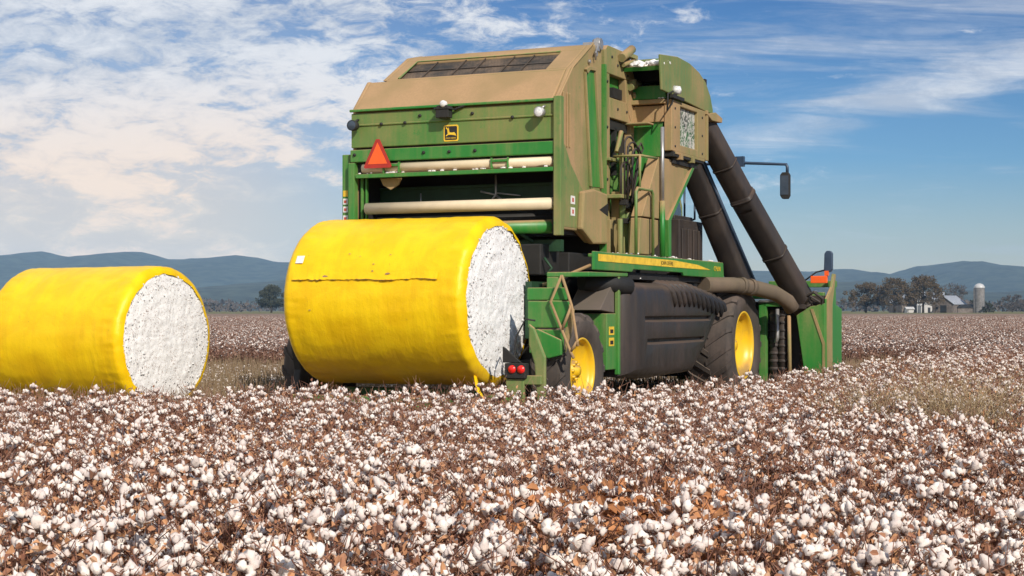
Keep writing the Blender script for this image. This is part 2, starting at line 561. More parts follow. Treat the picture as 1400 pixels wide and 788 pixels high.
def mat_ground():
    m, nt, b = newmat('field_soil')
    geo = N(nt, 'ShaderNodeNewGeometry')
    p = geo.outputs['Position']
    y = N(nt, 'ShaderNodeSeparateXYZ', {0: p}).outputs[1]
    n1 = N(nt, 'ShaderNodeTexNoise', {'Vector': p, 'Scale': 0.35, 'Detail': 8, 'Roughness': 0.65})
    n2 = N(nt, 'ShaderNodeTexNoise', {'Vector': p, 'Scale': 9.0, 'Detail': 6, 'Roughness': 0.7})
    mpf = N(nt, 'ShaderNodeMapping', {0: p, 'Scale': (0.02, 0.004, 1)})
    nf = N(nt, 'ShaderNodeTexNoise', {'Vector': mpf.outputs[0], 'Scale': 1.0, 'Detail': 5})
    soil = MIX(nt, RAMP(nt, n2.outputs[0], 0.3, 0.7), (0.20, 0.115, 0.06), (0.34, 0.21, 0.11))
    litter = MIX(nt, RAMP(nt, n2.outputs[0], 0.35, 0.65), (0.14, 0.11, 0.05), (0.28, 0.22, 0.12))
    near = MIX(nt, RAMP(nt, n1.outputs[0], 0.42, 0.58), soil, litter)
    far = MIX(nt, RAMP(nt, nf.outputs[0], 0.35, 0.65), (0.24, 0.165, 0.125), (0.30, 0.215, 0.165))
    yy = M_(nt, 'ADD', y, M_(nt, 'MULTIPLY', M_(nt, 'SUBTRACT', nf.outputs[0], 0.5), 120.0))
    c = MIX(nt, RAMP(nt, y, 60, 150), near, far)
    c = MIX(nt, RAMP(nt, yy, 620, 720), c, (0.17, 0.16, 0.075))
    nt.links.new(c, b.inputs['Base Color'])
    b.inputs['Roughness'].default_value = 1.0
    b.inputs['Specular IOR Level'].default_value = 0.1
    bp = N(nt, 'ShaderNodeBump', {'Strength': 0.8, 'Distance': 0.08, 'Height': n2.outputs[0]})
    nt.links.new(bp.outputs[0], b.inputs['Normal'])
    return m


MAT['ground'] = mat_ground()
g = MB()
g.bm.faces.new([g.bm.verts.new(p) for p in ((-5900, -120, 0), (5900, -120, 0), (5900, 7800, 0), (-5900, 7800, 0))])
tag(g.build('ground', 'ground'), kind='structure')

MAT['hill'] = simple('wooded_hillside', (0.040, 0.050, 0.034), 1.0, var=0.5, scale=0.02)


def ridge(name, y0, depth, keys, x0, x1, seed, amp=7.0, f=2200.0):
    """rolling ridge: keys are (x metres, crest height); built as a long relief mesh"""
    def crest(x):
        k = keys
        if x <= k[0][0]:
            return k[0][1]
        for (a, ha), (b2, hb) in zip(k[:-1], k[1:]):
            if x <= b2:
                t = (x - a) / (b2 - a)
                t = t * t * (3 - 2 * t)
                return ha + (hb - ha) * t
        return k[-1][1]
    nx, ny = 260, 22

    def fn(i, j):
        x = x0 + (x1 - x0) * i / (nx - 1)
        t = j / (ny - 1)
        y = y0 + depth * t
        h = crest(x) * math.sin(PI * min(1.0, t * 1.0)) ** 0.9
        h += amp * noise.fractal(Vector((x * 0.004 + seed, y * 0.004, 0)), 1.0, 2.0, 5) * (2.2 if 0.1 < t < 0.9 else 0)
        return (x, y, max(h, -3) - 1)
    o = MB().grid(nx, ny, fn).build(name, 'hill')
    return tag(o, kind='structure')


def kx(px, y):
    return (px - 700) / 2200 * y


def kh(py, y):
    return (424 - py) / 2200 * y + 1.6


D1 = 6200
pts1 = [(-900, 372), (-420, 356), (-150, 352), (0, 350), (60, 346), (98, 353), (130, 349), (185, 346), (240, 357), (290, 353), (335, 350), (395, 359), (480, 352),
        (620, 366), (760, 356), (900, 366), (1030, 371), (1100, 374), (1150, 369), (1212, 378), (1250, 367), (1300, 359), (1350, 364), (1400, 371), (1500, 366), (1650, 380), (1900, 360), (2300, 380)]
ridge('hills', D1 - 1400, 2800, [(kx(a, D1), kh(b, D1)) for a, b in pts1], -4400, 4600, 3.0, 5.0)
D2 = 3700
pts2 = [(-800, 392), (-300, 398), (60, 402), (260, 394), (330, 388), (400, 384), (520, 392), (700, 398), (1000, 396), (1090, 388), (1180, 385), (1260, 394), (1340, 400), (1480, 392), (1700, 386), (2100, 398)]
ridge('hills', D2 - 700, 1400, [(kx(a, D2), kh(b, D2)) for a, b in pts2], -2600, 2700, 9.0, 3.0)

# the air: one even haze around everything
hz = MB().box(-6000, 6000, -150, 7900, -1.5, 300)
hm = bpy.data.materials.new('haze_air')
hm.use_nodes = True
hn = hm.node_tree
hn.nodes.clear()
pv = N(hn, 'ShaderNodeVolumePrincipled', {'Color': (0.36, 0.64, 1.0, 1), 'Density': 0.000062, 'Anisotropy': -0.35})
ho = N(hn, 'ShaderNodeOutputMaterial')
hn.links.new(pv.outputs[0], ho.inputs['Volume'])
HAZE = hz.build('haze', hm)
tag(HAZE, kind='stuff')


# ------------------------------------------------------------------ trees and farm
def mat_leaf(name, a, b_):
    m, nt, b = newmat(name)
    oi = N(nt, 'ShaderNodeNewGeometry')
    n = N(nt, 'ShaderNodeTexNoise', {'Vector': oi.outputs['Position'], 'Scale': 0.8, 'Detail': 3})
    f = M_(nt, 'ADD', M_(nt, 'MULTIPLY', oi.outputs['Random Per Island'], 0.6), M_(nt, 'MULTIPLY', n.outputs[0], 0.4))
    nt.links.new(MIX(nt, f, a, b_), b.inputs['Base Color'])
    b.inputs['Roughness'].default_value = 0.8
    return m


MAT['oak_leaf'] = mat_leaf('autumn_oak_leaf', (0.050, 0.040, 0.018), (0.15, 0.095, 0.045))
MAT['dark_leaf'] = mat_leaf('dark_tree_leaf', (0.028, 0.036, 0.022), (0.07, 0.07, 0.04))
MAT['far_leaf'] = mat_leaf('bare_wood_twigs', (0.06, 0.05, 0.042), (0.12, 0.095, 0.08))
MAT['bark'] = simple('bark', (0.055, 0.042, 0.033), 0.95)


def leaf_quad(bm, p, size, r, mi=0):
    q = Euler((r.uniform(0, PI), r.uniform(0, PI), r.uniform(0, 2 * PI))).to_matrix()
    a = q @ Vector((size, 0, 0))
    b2 = q @ Vector((0, size * r.uniform(0.6, 1), 0))
    vs = [bm.verts.new(p + a * u + b2 * v) for u, v in ((-1, -0.6), (0.2, -1), (1, 0.5), (-0.3, 1))]
    bm.faces.new(vs).material_index = mi


def make_tree(name, x, y, h, w, seed, leafmat, label, group, lean=0.0, trunk_h=0.22, nclump=70, per=60, leafs=0.22):
    r = random.Random(seed)
    root = empty(name, (x, y, 0))
    root.scale = (YF / 600,) * 3
    tag(root, label, 'tree', group)
    t = MB()
    th = h * trunk_h
    t.tube([(0, 0, -0.2), (lean * 0.3, 0, th), (lean * 0.7, 0.2, h * 0.55)], [h * 0.035, h * 0.026, h * 0.012], 8)
    cr = MB()
    clumps = []
    for i in range(nclump):
        a = r.uniform(0, 2 * PI)
        u = r.random() ** 0.55
        zz = r.random()
        prof = math.sin(PI * min(1, 0.18 + 0.82 * (1 - zz)) ** 0.8) ** 0.6 if zz > 0.02 else 0.8
        rad = w / 2 * u * (0.45 + 0.55 * math.sqrt(max(0, 1 - (2 * zz - 0.75) ** 2 * 0.45)))
        rad *= (1 - 0.55 * max(0, zz - 0.55) / 0.45)
        c = Vector((lean + math.cos(a) * rad, math.sin(a) * rad * 0.9, th * 0.95 + (h - th) * (0.06 + 0.88 * zz)))
        clumps.append((c, h * r.uniform(0.07, 0.13)))
    for i in range(12):
        c, s_ = clumps[i * 7 % nclump]
        t.tube([(lean * 0.4, 0, th * r.uniform(0.8, 1.3)), Vector((lean * 0.5, 0, th)).lerp(c, 0.5) + Vector((0, 0, -h * 0.03)), c],
               [h * 0.014, h * 0.009, h * 0.003], 6)
    for c, s_ in clumps:
        for k in range(per):
            d = Vector((r.gauss(0, 1), r.gauss(0, 1), r.gauss(0, 0.7)))
            d = d.normalized() * (r.random() ** 0.4) * s_
            leaf_quad(cr.bm, c + d, leafs * r.uniform(0.6, 1.3), r)
    t.build('trunk', 'bark', root)
    cr.build('crown', leafmat, root, fix=False)
    return root


YF = 900          # the farm stands this far off
oakg = 'spreading oaks standing at the far edge of the field'
make_tree('oak_tree', kx(1184, YF), YF, 11.2, 17.0, 1, 'oak_leaf', 'low spreading brown oak farthest from the barn, widest and lowest crown', oakg, nclump=95, per=80, trunk_h=0.22)
make_tree('oak_tree', kx(1216, YF), YF - 12, 13.0, 14.0, 2, 'oak_leaf', 'brown oak standing in the middle between two others by the barn', oakg, nclump=95, per=80, trunk_h=0.22)
make_tree('oak_tree', kx(1259, YF), YF - 5, 14.0, 15.5, 3, 'oak_leaf', 'tallest brown oak, in front of the small white outbuilding', oakg, nclump=115, per=80, trunk_h=0.24)
make_tree('oak_tree', kx(371, YF), YF, 10.2, 11.0, 4, 'dark_leaf', 'lone dark round tree on the field edge between the two yellow bales', None, nclump=110, per=80, trunk_h=0.2)
shg = 'low bushes around the silo'
for i, (px, dd, h_, w_, lb) in enumerate([(1338, 22, 5.5, 9, 'tall dark bush directly left of the silo behind the barn'),
                                      (1352, -6, 3.6, 5, 'dark bush at the foot of the silo on its right side')]):
    make_tree('bush', kx(px, YF + dd), YF + dd, h_, w_, 20 + i, 'dark_leaf', lb, shg, trunk_h=0.06, nclump=30, per=40)
tw = 'trees behind the farm'
for i, (px, dd, h_, w_, lb) in enumerate([(1305, 190, 13.5, 17, 'reddish bare tree rising behind the barn roof'),
                                      (1384, 240, 8.5, 15, 'grey bare tree farther back, right of the silo'),
                                      (1288, 60, 8.5, 4, 'small pointed dark tree behind the roof ridge')]):
    make_tree('bare_tree', kx(px, YF + dd), YF + dd, h_, w_, 40 + i, 'far_leaf' if i < 2 else 'dark_leaf', lb, tw, trunk_h=0.15, nclump=60, per=40)

# far treelines that read as one mass
r = random.Random(11)
tl = MB()
for (px0, px1, yy, h0) in ((-300, 380, 1900, 15), (380, 1120, 2000, 14), (1090, 1700, 1500, 15), (1290, 1700, 1600, 11), (120, 345, 1250, 8)):
    x = kx(px0, yy)
    while x < kx(px1, yy):
        hh = h0 * (0.65 + 0.5 * (noise.noise(Vector((x * 0.012, yy, 0))) + 0.5)) * r.uniform(0.85, 1.1)
        yj = yy + r.uniform(-25, 25)
        for k in range(10):
            p = Vector((x + r.gauss(0, 4), yj + r.gauss(0, 4), hh * r.uniform(0.05, 0.9)))
            leaf_quad(tl.bm, p, hh * r.uniform(0.12, 0.24), r)
        x += r.uniform(1.6, 3.6)
tag(tl.build('distant_woods', 'far_leaf', fix=False), 'grey brown woods in a long low line across the far plain', 'woods', kind='stuff')

MAT['roof_metal'] = simple('grey_sheet_roof', (0.36, 0.38, 0.42), 0.45, var=0.12, scale=0.7)
MAT['barn_wood'] = simple('weathered_barn_boards', (0.17, 0.14, 0.12), 0.9, var=0.3, scale=1.2)
MAT['white_wall'] = simple('white_painted_boards', (0.58, 0.57, 0.56), 0.8, var=0.06, scale=0.5)
MAT['silo_wall'] = simple('grey_silo_concrete', (0.20, 0.19, 0.185), 0.9, var=0.25, scale=1.0)
MAT['silo_dome'] = simple('pale_metal_dome', (0.5, 0.5, 0.5), 0.4, var=0.1)


def gable_building(name, x, y, w, l, eave, ridge_h, rz, wall, roof, label, cat, door=None, wins=()):
    root = empty(name, (x, y, 0), rz)
    root.scale = (YF / 600,) * 3
    tag(root, label, cat)
    wl_ = MB()
    wl_.prism([(-w / 2, 0), (w / 2, 0), (w / 2, eave), (0, ridge_h), (-w / 2, eave)], -l / 2, l / 2, 'y')
    wl_.build('wall', wall, root)
    rf = MB()
    o_ = 0.35
    sl = (ridge_h - eave) / (w / 2)
    for sg in (-1, 1):
        rf.prism([(0, ridge_h + 0.12), (sg * (w / 2 + o_), eave - sl * o_ + 0.12), (sg * (w / 2 + o_), eave - sl * o_ + 0.27), (0, ridge_h + 0.27)], -l / 2 - o_, l / 2 + o_, 'y')
    for k in range(int(l / 0.9)):
        yk = -l / 2 + 0.45 + k * 0.9
        for sg in (-1, 1):
            rf.tube([(0, yk, ridge_h + 0.29), (sg * (w / 2 + o_), yk, eave - sl * o_ + 0.29)], 0.04, 4)
    rf.build('roof', roof, root)
    if door:
        dx_, dw, dh = door
        d = MB().box(dx_ - dw / 2, dx_ + dw / 2, -l / 2 - 0.08, -l / 2 - 0.003, 0, dh)
        dob = d.build('door', 'dark', root)
    for (wx, wz, ww, wh) in wins:
        MB().box(wx - ww / 2, wx + ww / 2, -l / 2 - 0.06, -l / 2 - 0.003, wz, wz + wh).build('window', 'dark', root)
    return root


# the barn: grey gable towards us, pale sheet roof falling away to the right
gable_building('barn', kx(1298, YF + 6), YF + 6, 8.2, 13.5, 3.2, 6.2, R(-36), 'barn_wood', 'roof_metal',
               'grey board barn with pale sheet roof between oaks and silo', 'barn', (0.3, 2.4, 2.8), ((-2.2, 1.3, 0.8, 0.9),))
gable_building('machine_shed', kx(1318, YF + 4), YF + 3, 4.5, 7.5, 1.9, 2.9, R(-80), 'barn_wood', 'dark',
               'low dark lean-to shed joining barn and silo', 'shed')
gable_building('white_outbuilding', kx(1265, YF + 20), YF + 20, 4.6, 4.2, 2.6, 3.3, R(4), 'white_wall', 'white_wall',
               'white boxy outbuilding beside the barn, behind the tallest oak', 'shed', (0.8, 1.0, 2.0))
gable_building('white_outbuilding', kx(1243, YF + 25), YF + 25, 4.0, 2.6, 1.3, 2.0, R(90), 'white_wall', 'white_wall',
               'smaller lower white outbuilding between the oak trunks', 'shed')
gable_building('farmhouse', kx(1272, YF + 45), YF + 45, 9.0, 10, 5.0, 7.8, R(75), 'white_wall', 'roof_metal',
               'farmhouse whose pale roof shows behind the tallest oak and barn', 'house')
gable_building('farmhouse', kx(1236, YF + 60), YF + 60, 8.0, 9, 4.0, 6.8, R(20), 'barn_wood', 'roof_metal',
               'grey farmhouse glimpsed between the oak trunks', 'house')
root = empty('silo', (kx(1339, YF), YF, 0))
root.scale = (YF / 600,) * 3
tag(root, 'tall round grey silo with a pale dome top beside the barn', 'silo')
s_ = MB().lathe([(0, 1.9), (9.3, 1.9)], (0, 0, 0), 'z', 28)
for k in range(12):
    s_.lathe([(0.5 + k * 0.78, 1.9), (0.54 + k * 0.78, 1.96), (0.60 + k * 0.78, 1.96), (0.64 + k * 0.78, 1.9)], (0, 0, 0), 'z', 28)
s_.build('tower', 'silo_wall', root)
MB().lathe([(9.3, 2.0)] + [(9.3 + 1.7 * math.sin(a), 2.0 * math.cos(a)) for a in [R(q) for q in (10, 25, 40, 55, 70, 85, 89)]], (0, 0, 0), 'z', 28).build('dome', 'silo_dome', root)
MB().box(-2.15, -1.85, -0.35, 0.35, 0, 9.0).build('chute', 'silo_wall', root)

# ------------------------------------------------------------------ harvester
P = empty('cotton_picker', MPOS, MROT)
tag(P, 'large dusty green cotton harvester with yellow wheels behind the carried bale', 'cotton harvester')
XR, XL = 0.33, -3.05

# ---- rear gate shell: brown dusty outer skin
gate = MB()
prof = [(1.29, 2.76), (1.29, 4.64), (1.72, 5.10), (2.52, 5.56), (2.98, 5.66), (2.98, 2.60), (2.42, 2.60), (2.00, 2.76)]
# right and left side walls
gate.prism(prof, XR - 0.07, XR, 'x')
gate.prism([(1.29, 2.76), (1.29, 4.64), (1.72, 5.10), (2.98, 5.12), (2.98, 2.60), (2.42, 2.60), (2.00, 2.76)], XL, XL + 0.07, 'x')
gate.prism([(1.725, 5.10), (2.52, 5.56), (2.98, 5.66), (2.98, 5.10)], XL + 0.26, XL + 0.33, 'x')
gate.prism([(1.80, 5.06), (2.98, 5.06), (2.98, 5.10), (1.80, 5.10)], XL + 0.07, XL + 0.26, 'x')
# sloped roof pieces between the side walls
gate.prism([(1.22, 4.60), (1.72, 5.095), (1.78, 5.03), (1.30, 4.56)], XL + 0.07, XR - 0.07, 'x')


def slope(y):
    return 5.10 + (y - 1.72) * (5.56 - 5.10) / 0.80


for (a, b2, x0, x1) in ((1.72, 1.78, XL + .33, XR - .07), (2.40, 2.52, XL + .33, XR - .07), (1.78, 2.40, XL + .33, XL + .50), (1.78, 2.40, XR - .42, XR - .07)):
    gate.prism([(a, slope(a) - 0.004), (b2, slope(b2) - 0.004), (b2, slope(b2) - 0.07), (a, slope(a) - 0.07)], x0, x1, 'x')
gate.prism([(2.52, 5.555), (2.98, 5.655), (2.98, 5.58), (2.52, 5.48)], XL + .33, XR - .07, 'x')
gate_o = gate.build('rear_gate', 'dust', P, bevel=0.02)
# mesh grille in the sloping roof
gr = MB()
gr.prism([(1.78, slope(1.78) - 0.06), (2.40, slope(2.40) - 0.06), (2.40, slope(2.40) - 0.08), (1.78, slope(1.78) - 0.08)], XL + .50, XR - .42, 'x')
gr.build('grille', 'grille', gate_o)
gb_ = MB()
for k in range(1, 6):
    xk = XL + .50 + (XR - .42 - XL - .50) * k / 6 + (-0.03 if k % 2 else 0.05)
    gb_.tube([(xk, 1.78, slope(1.78) - 0.045), (xk, 2.40, slope(2.40) - 0.045)], 0.012, 6)
gb_.tube([(XL + .50, 2.1, slope(2.1) - 0.045), (XR - .42, 2.1, slope(2.1) - 0.045)], 0.008, 6)
gb_.build('grille_bar', 'duct', gate_o)
ed = MB()
ed.tube([(XL + .52, 1.79, slope(1.79) - 0.01), (XL + .52, 2.40, slope(2.40) - 0.01), (XR - .44, 2.40, slope(2.40) - 0.01)], 0.016, 6)
ed.build('grille_edge', 'green_dusty', gate_o)
# rear door panel
pn = MB()
pn.box(XL + 0.02, XR - 0.03, 1.215, 1.28, 4.04, 4.555)
pn.box(XL + 0.02, XR - 0.03, 1.195, 1.215, 4.36, 4.39)
pn.build('rear_panel', 'green_panel', P, bevel=0.012)
MB().box(XL + 0.07, XR - 0.07, 1.285, 1.33, 3.6, 4.62).build('seam_backing', 'dark', P)
rl = MB()
rl.box(XL + 0.02, XR - 0.03, 1.18, 1.27, 3.82, 4.005)
rl.build('lower_rail', 'green', P, bevel=0.012)
tr_ = MB()
tr_.box(XL + 0.01, XR - 0.03, 1.17, 1.215, 4.575, 4.615)
tr_.build('top_trim', 'green', P, bevel=0.01)
bl = MB()
for (x, z) in [(-2.95, 3.93), (-1.78, 3.92), (-1.36, 3.915), (-0.94, 3.915), (-1.86, 4.47), (-1.0, 4.46), (-2.5, 4.375), (-0.35, 4.37), (-2.1, 4.375)]:
    yb_ = 1.18 if z < 4.02 else (1.195 if z < 4.4 else 1.215)
    bl.lathe([(0.0, 0.026), (-0.022, 0.022), (-0.022, 0.001)], (x, yb_, z), 'y', 8)
bl.build('bolt', 'dark', P)
# corner posts of the opening
cp = MB()
cp.box(XR - 0.025, XR + 0.085, 1.155, 1.285, 2.66, 4.64)
cp.build('corner_post', 'green_dusty', P, bevel=0.008)
cp = MB()
cp.box(XL - 0.005, XL + 0.10, 1.165, 1.28, 2.7, 3.81)
cp.box(XL + 0.13, XL + 0.165, 1.30, 1.36, 2.72, 3.6)
cp.box(XL + 0.20, XL + 0.225, 1.32, 1.38, 2.72, 3.6)
cp.build('corner_post', 'green', P, bevel=0.008)
# outrigger post on the far side, with stickers
op = MB()
op.box(-3.215, -3.08, 1.26, 1.42, 2.35, 3.95)
opo = op.build('side_post', 'green', P, bevel=0.01)
for k, (z, mt) in enumerate(((3.36, 'yellow'), (3.24, 'white'), (3.12, 'white'), (2.985, 'white'))):
    MB().box(-3.195, -3.115, 1.252, 1.258, z - 0.045, z + 0.045).build('sticker', mt, opo)
st = MB()
for z in (3.24, 3.12, 2.985):
    st.box(-3.175, -3.135, 1.247, 1.2505, z - 0.022, z + 0.018)
st.build('sticker_print', 'decal_red', opo)
# chamber inside the opening
ch = MB()
ch.box(XL + 0.08, XR - 0.08, 2.3, 2.4, 2.7, 4.6)
ch.box(XL + 0.08, XL + 0.12, 1.34, 2.3, 2.7, 4.6)
ch.box(XR - 0.12, XR - 0.08, 1.34, 2.3, 2.7, 4.6)
ch.box(XL + 0.08, XR - 0.08, 1.34, 2.3, 4.5, 4.55)
ch.build('baler_chamber', 'dark', P)
cb = MB()
cb.box(XL + 0.13, XR - 0.13, 1.9, 2.0, 3.22, 3.48)
cb.box(XL + 0.13, XR - 0.13, 1.88, 1.9, 3.43, 3.48)
cb.build('cross_beam', 'dark_green', P, bevel=0.01)
ya = MB()
ya.tube([(-0.85, 1.7, 3.60), (-0.85, 1.7, 3.30), (-1.0, 1.68, 3.12)], 0.018, 6)
ya.tube([(-0.85, 1.7, 3.30), (-0.62, 1.68, 3.12)], 0.018, 6)
ya.tube([(-0.85, 1.7, 3.30), (-1.10, 1.7, 3.36)], 0.015, 6)
ya.tube([(-0.85, 1.7, 3.33), (-0.45, 1.7, 3.28)], 0.012, 6)
ya.tube([(-2.1, 1.7, 3.36), (-2.1, 1.7, 3.14)], 0.012, 6)
ya.build('linkage', 'steel', P)
vp = MB()
vp.prism([(-2.58, 3.57), (-2.22, 3.57), (-2.27, 3.47), (-2.4, 3.40), (-2.53, 3.47)], 1.30, 1.33, 'y')
vp.build('wrap_guide', 'dust', P)


def roller(x0, x1, y, z, rad, mat):
    return MB().lathe([(x0, 0.02), (x0, rad * 0.5), (x0 + 0.02, rad * 0.5), (x0 + 0.02, rad), (x1 - 0.02, rad), (x1 - 0.02, rad * .5), (x1, rad * .5), (x1, 0.02)], (0, y, z), 'x', 24).build('roller', mat, P)


roller(XL + 0.24, XR - 0.05, 1.26, 3.12, 0.085, 'cream')
roller(XL + 0.18, XR - 0.05, 1.27, 3.725, 0.075, 'cream')
roller(XL + 0.24, XR - 0.12, 1.40, 2.80, 0.10, 'green')
roller(XL + 0.24, XR - 0.12, 1.62, 2.92, 0.09, 'dark')
gbx = MB()
gbx.box(XL + 0.12, XR - 0.035, 1.16, 1.23, 3.575, 3.635)
for x in (-2.33, -0.55):
    gbx.box(x - 0.12, x + 0.12, 1.165, 1.19, 3.735, 3.775)
    gbx.box(x - 0.14, x - 0.12, 1.165, 1.24, 3.64, 3.80)
    gbx.box(x + 0.12, x + 0.14, 1.165, 1.24, 3.64, 3.80)
gbx.build('roller_guard', 'green', P, bevel=0.006)

# emblem: yellow bordered black badge with a leaping deer
em = MB()
em.prism([(-0.105, -0.12), (0.105, -0.12), (0.12, -0.10), (0.12, 0.10), (0.10, 0.12), (-0.10, 0.12), (-0.12, 0.10), (-0.12, -0.10)], -0.006, 0.0, 'y')
emo = em.build('emblem', 'yellow', P, loc=(-1.345, 1.2135, 4.19))
e2 = MB()
e2.prism([(-0.088, -0.10), (0.088, -0.10), (0.10, -0.088), (0.10, 0.088), (0.085, 0.10), (-0.085, 0.10), (-0.10, 0.088), (-0.10, -0.088)], -0.010, -0.007, 'y')
e2.build('emblem_field', 'ink', emo)
deer = [(-0.085, 0.075), (-0.07, 0.088), (-0.045, 0.06), (-0.035, 0.085), (-0.03, 0.05), (-0.02, 0.01), (0.02, 0.005), (0.055, 0.012), (0.075, -0.01), (0.09, -0.045),
        (0.06, -0.035), (0.035, -0.03), (0.0, -0.025), (-0.04, -0.025), (-0.075, -0.045), (-0.085, -0.038), (-0.05, -0.012), (-0.055, 0.03), (-0.06, 0.055)]
MB().prism(deer, -0.014, -0.011, 'y').build('emblem_deer', 'yellow', emo)
text_part('emblem_lettering', 'JOHN DEERE', 0.030, (0, -0.0115, -0.075), (R(90), 0, 0), 'yellow', emo, 0.001)

# slow vehicle triangle
tg = MB()
tg.prism([(-0.235, -0.19), (-0.215, -0.215), (0.215, -0.215), (0.235, -0.19), (0.03, 0.215), (-0.03, 0.215)], 0, 0.012, 'y')
tgo = tg.build('warning_triangle', 'red_border', P, loc=(-2.53, 1.13, 3.93))
MB().prism([(-0.165, -0.155), (0.165, -0.155), (0.0, 0.165)], -0.004, -0.001, 'y').build('triangle_face', 'orange', tgo)
MB().box(-0.05, 0.05, 0.014, 0.045, -0.12, -0.02).build('triangle_bracket', 'dark', tgo)


def worklight(x, z, w, h, dark=False, yb=1.2):
    hsg = MB()
    hsg.lathe([(0.0, 0.02), (0.0, w * 0.42), (-0.06, w * 0.5), (-0.12, w * 0.5), (-0.12, w * 0.44)], (x, yb - 0.05, z), 'y', 20)
    hsg.tube([(x, yb - 0.08, z + h * 0.5), (x + 0.03, yb - 0.06, z + h * 0.9), (x + 0.03, yb - 0.01, z + h * 1.05)], 0.018, 6)
    o = hsg.build('work_light', 'dark' if dark else 'steel', P)
    MB().lathe([(0, w * 0.44), (-0.01, w * 0.3), (-0.014, 0.001)], (x, yb - 0.165, z), 'y', 20).build('lens', 'glass' if dark else 'lens', o)
    return o


worklight(0.13, 4.41, 0.15, 0.09)
worklight(-2.92, 4.36, 0.16, 0.09, dark=True)
cm = MB()
cm.box(-1.51, -1.30, 1.03, 1.17, 4.40, 4.52)
cm.prism([(-1.53, 4.52), (-1.27, 4.52), (-1.32, 4.58), (-1.48, 4.58)], 1.02, 1.18, 'y')
cm.tube([(-1.52, 1.17, 4.52), (-1.62, 1.19, 4.57)], 0.02, 6)
cm.tube([(-1.28, 1.17, 4.52), (-1.10, 1.19, 4.585)], 0.02, 6)
cmo = cm.build('rear_camera', 'dark', P, bevel=0.012)
MB().lathe([(-0.02, 0.001), (-0.02, 0.04), (0.0, 0.05), (0.05, 0.05)], (-1.385, 1.02, 4.60), 'y', 14).build('lens', 'lens', cmo)

# side skin details of the gate: tall green recess, ribs, stickers
sd = MB()
sd.prism([(2.28, 5.14), (2.33, 5.18), (2.62, 5.20), (2.88, 3.46), (2.50, 3.44)], XR + 0.001, XR + 0.012, 'x')
sdo = sd.build('side_recess', 'green', P)
sr = MB()
sr.prism([(2.62, 5.20), (2.68, 5.20), (2.94, 3.44), (2.88, 3.44)], XR + 0.001, XR + 0.05, 'x')
sr.prism([(2.24, 5.16), (2.36, 5.22), (2.66, 5.24), (2.66, 5.185), (2.40, 5.17), (2.30, 5.10)], XR + 0.001, XR + 0.05, 'x')
sr.prism([(2.23, 5.12), (2.27, 5.12), (2.50, 3.44), (2.45, 3.44)], XR + 0.001, XR + 0.04, 'x')
for yk in (1.42, 1.56, 1.66):
    sr.prism([(yk, 4.72), (yk + 0.025, 4.74), (yk + 0.025, 3.95), (yk, 3.95)], XR + 0.001, XR + 0.022, 'x')
sr.tube([(XR + 0.012, 1.28, 4.64), (XR + 0.012, 1.80, 5.14), (XR + 0.012, 2.6, 5.60)], 0.018, 6)
sr.build('side_rib', 'dust', P, bevel=0.006)
gp_ = MB()
gp_.prism([(1.24, 3.98), (1.50, 3.98), (1.72, 3.72), (2.20, 3.36), (2.02, 2.80), (1.24, 2.80)], XR + 0.001, XR + 0.007, 'x')
gp_.build('side_patch', 'green_dusty', P)
fl = MB()
fl.prism([(2.02, 3.34), (2.45, 3.40), (2.99, 3.36), (2.99, 2.60), (2.40, 2.58), (1.95, 2.78)], XR + 0.001, XR + 0.10, 'x')
fl.build('lower_flare', 'dust_mix', P, bevel=0.03)
for z in (3.20, 3.03):
    sk = MB().box(XR + 0.0075, XR + 0.011, 1.72, 1.88, z - 0.06, z + 0.06).build('sticker', 'white', P)
    MB().box(XR + 0.0115, XR + 0.013, 1.77, 1.83, z - 0.03, z + 0.03).build('sticker_print', 'decal_red', sk)
dt = MB()
dt.prism([(2.62, 3.10), (2.98, 3.22), (2.98, 3.02)], XR + 0.101, XR + 0.103, 'x')
dt.build('flare_slot', 'dark', P)

# hinge fittings on the roof corner
hg = MB()
hg.lathe([(0, 0.001), (0, 0.09), (0.10, 0.09), (0.10, 0.001)], (XR - 0.05, 2.84, 5.62), 'x', 12)
hg.box(XR - 0.2, XR + 0.04, 2.70, 2.80, 5.50, 5.64)
hg.lathe([(0, 0.001), (0, 0.045), (0.04, 0.045), (0.04, 0.001)], (XR, 2.68, 5.45), 'x', 10)
hg.lathe([(0, 0.001), (0, 0.03), (0.04, 0.03), (0.04, 0.001)], (XR, 2.42, 5.30), 'x', 10)
hg.tube([(XR + 0.04, 2.75, 5.60), (XR + 0.07, 2.55, 5.45), (XR + 0.04, 2.62, 5.35)], 0.018, 6)
hg.tube([(XR - 0.1, 2.95, 5.68), (XR - 0.1, 3.08, 5.72)], 0.05, 8)
hg.build('hinge', 'steel', P, bevel=0.006)

# ---- mid frame: upright plate with two cut-out windows
mf = MB()
X0, X1 = XR - 0.10, XR + 0.02
a0, a1 = 3.07, 4.56       # y range at the foot
mf.prism([(3.07, 5.58), (3.20, 5.66), (4.10, 5.66), (4.30, 5.40), (4.42, 5.23), (3.07, 5.23)], X0, X1, 'x')     # head
mf.prism([(3.07, 5.228), (3.26, 5.228), (3.30, 2.46), (3.07, 2.46)], X0, X1, 'x')                               # rear stile
mf.prism([(3.94, 5.228), (4.42, 5.228), (4.50, 4.80), (4.56, 4.10), (4.60, 3.30), (4.20, 3.30), (4.20, 4.60), (4.0, 4.86)], X0, X1, 'x')  # front stile
mf.prism([(3.262, 4.87), (3.995, 4.87), (4.198, 4.56), (3.268, 4.56)], X0, X1, 'x')                               # rail
mf.build('mid_frame', 'dust', P, bevel=0.012)
mw = MB()
mw.box(XR - 0.5, XR - 0.11, 3.05, 4.5, 2.46, 5.3)
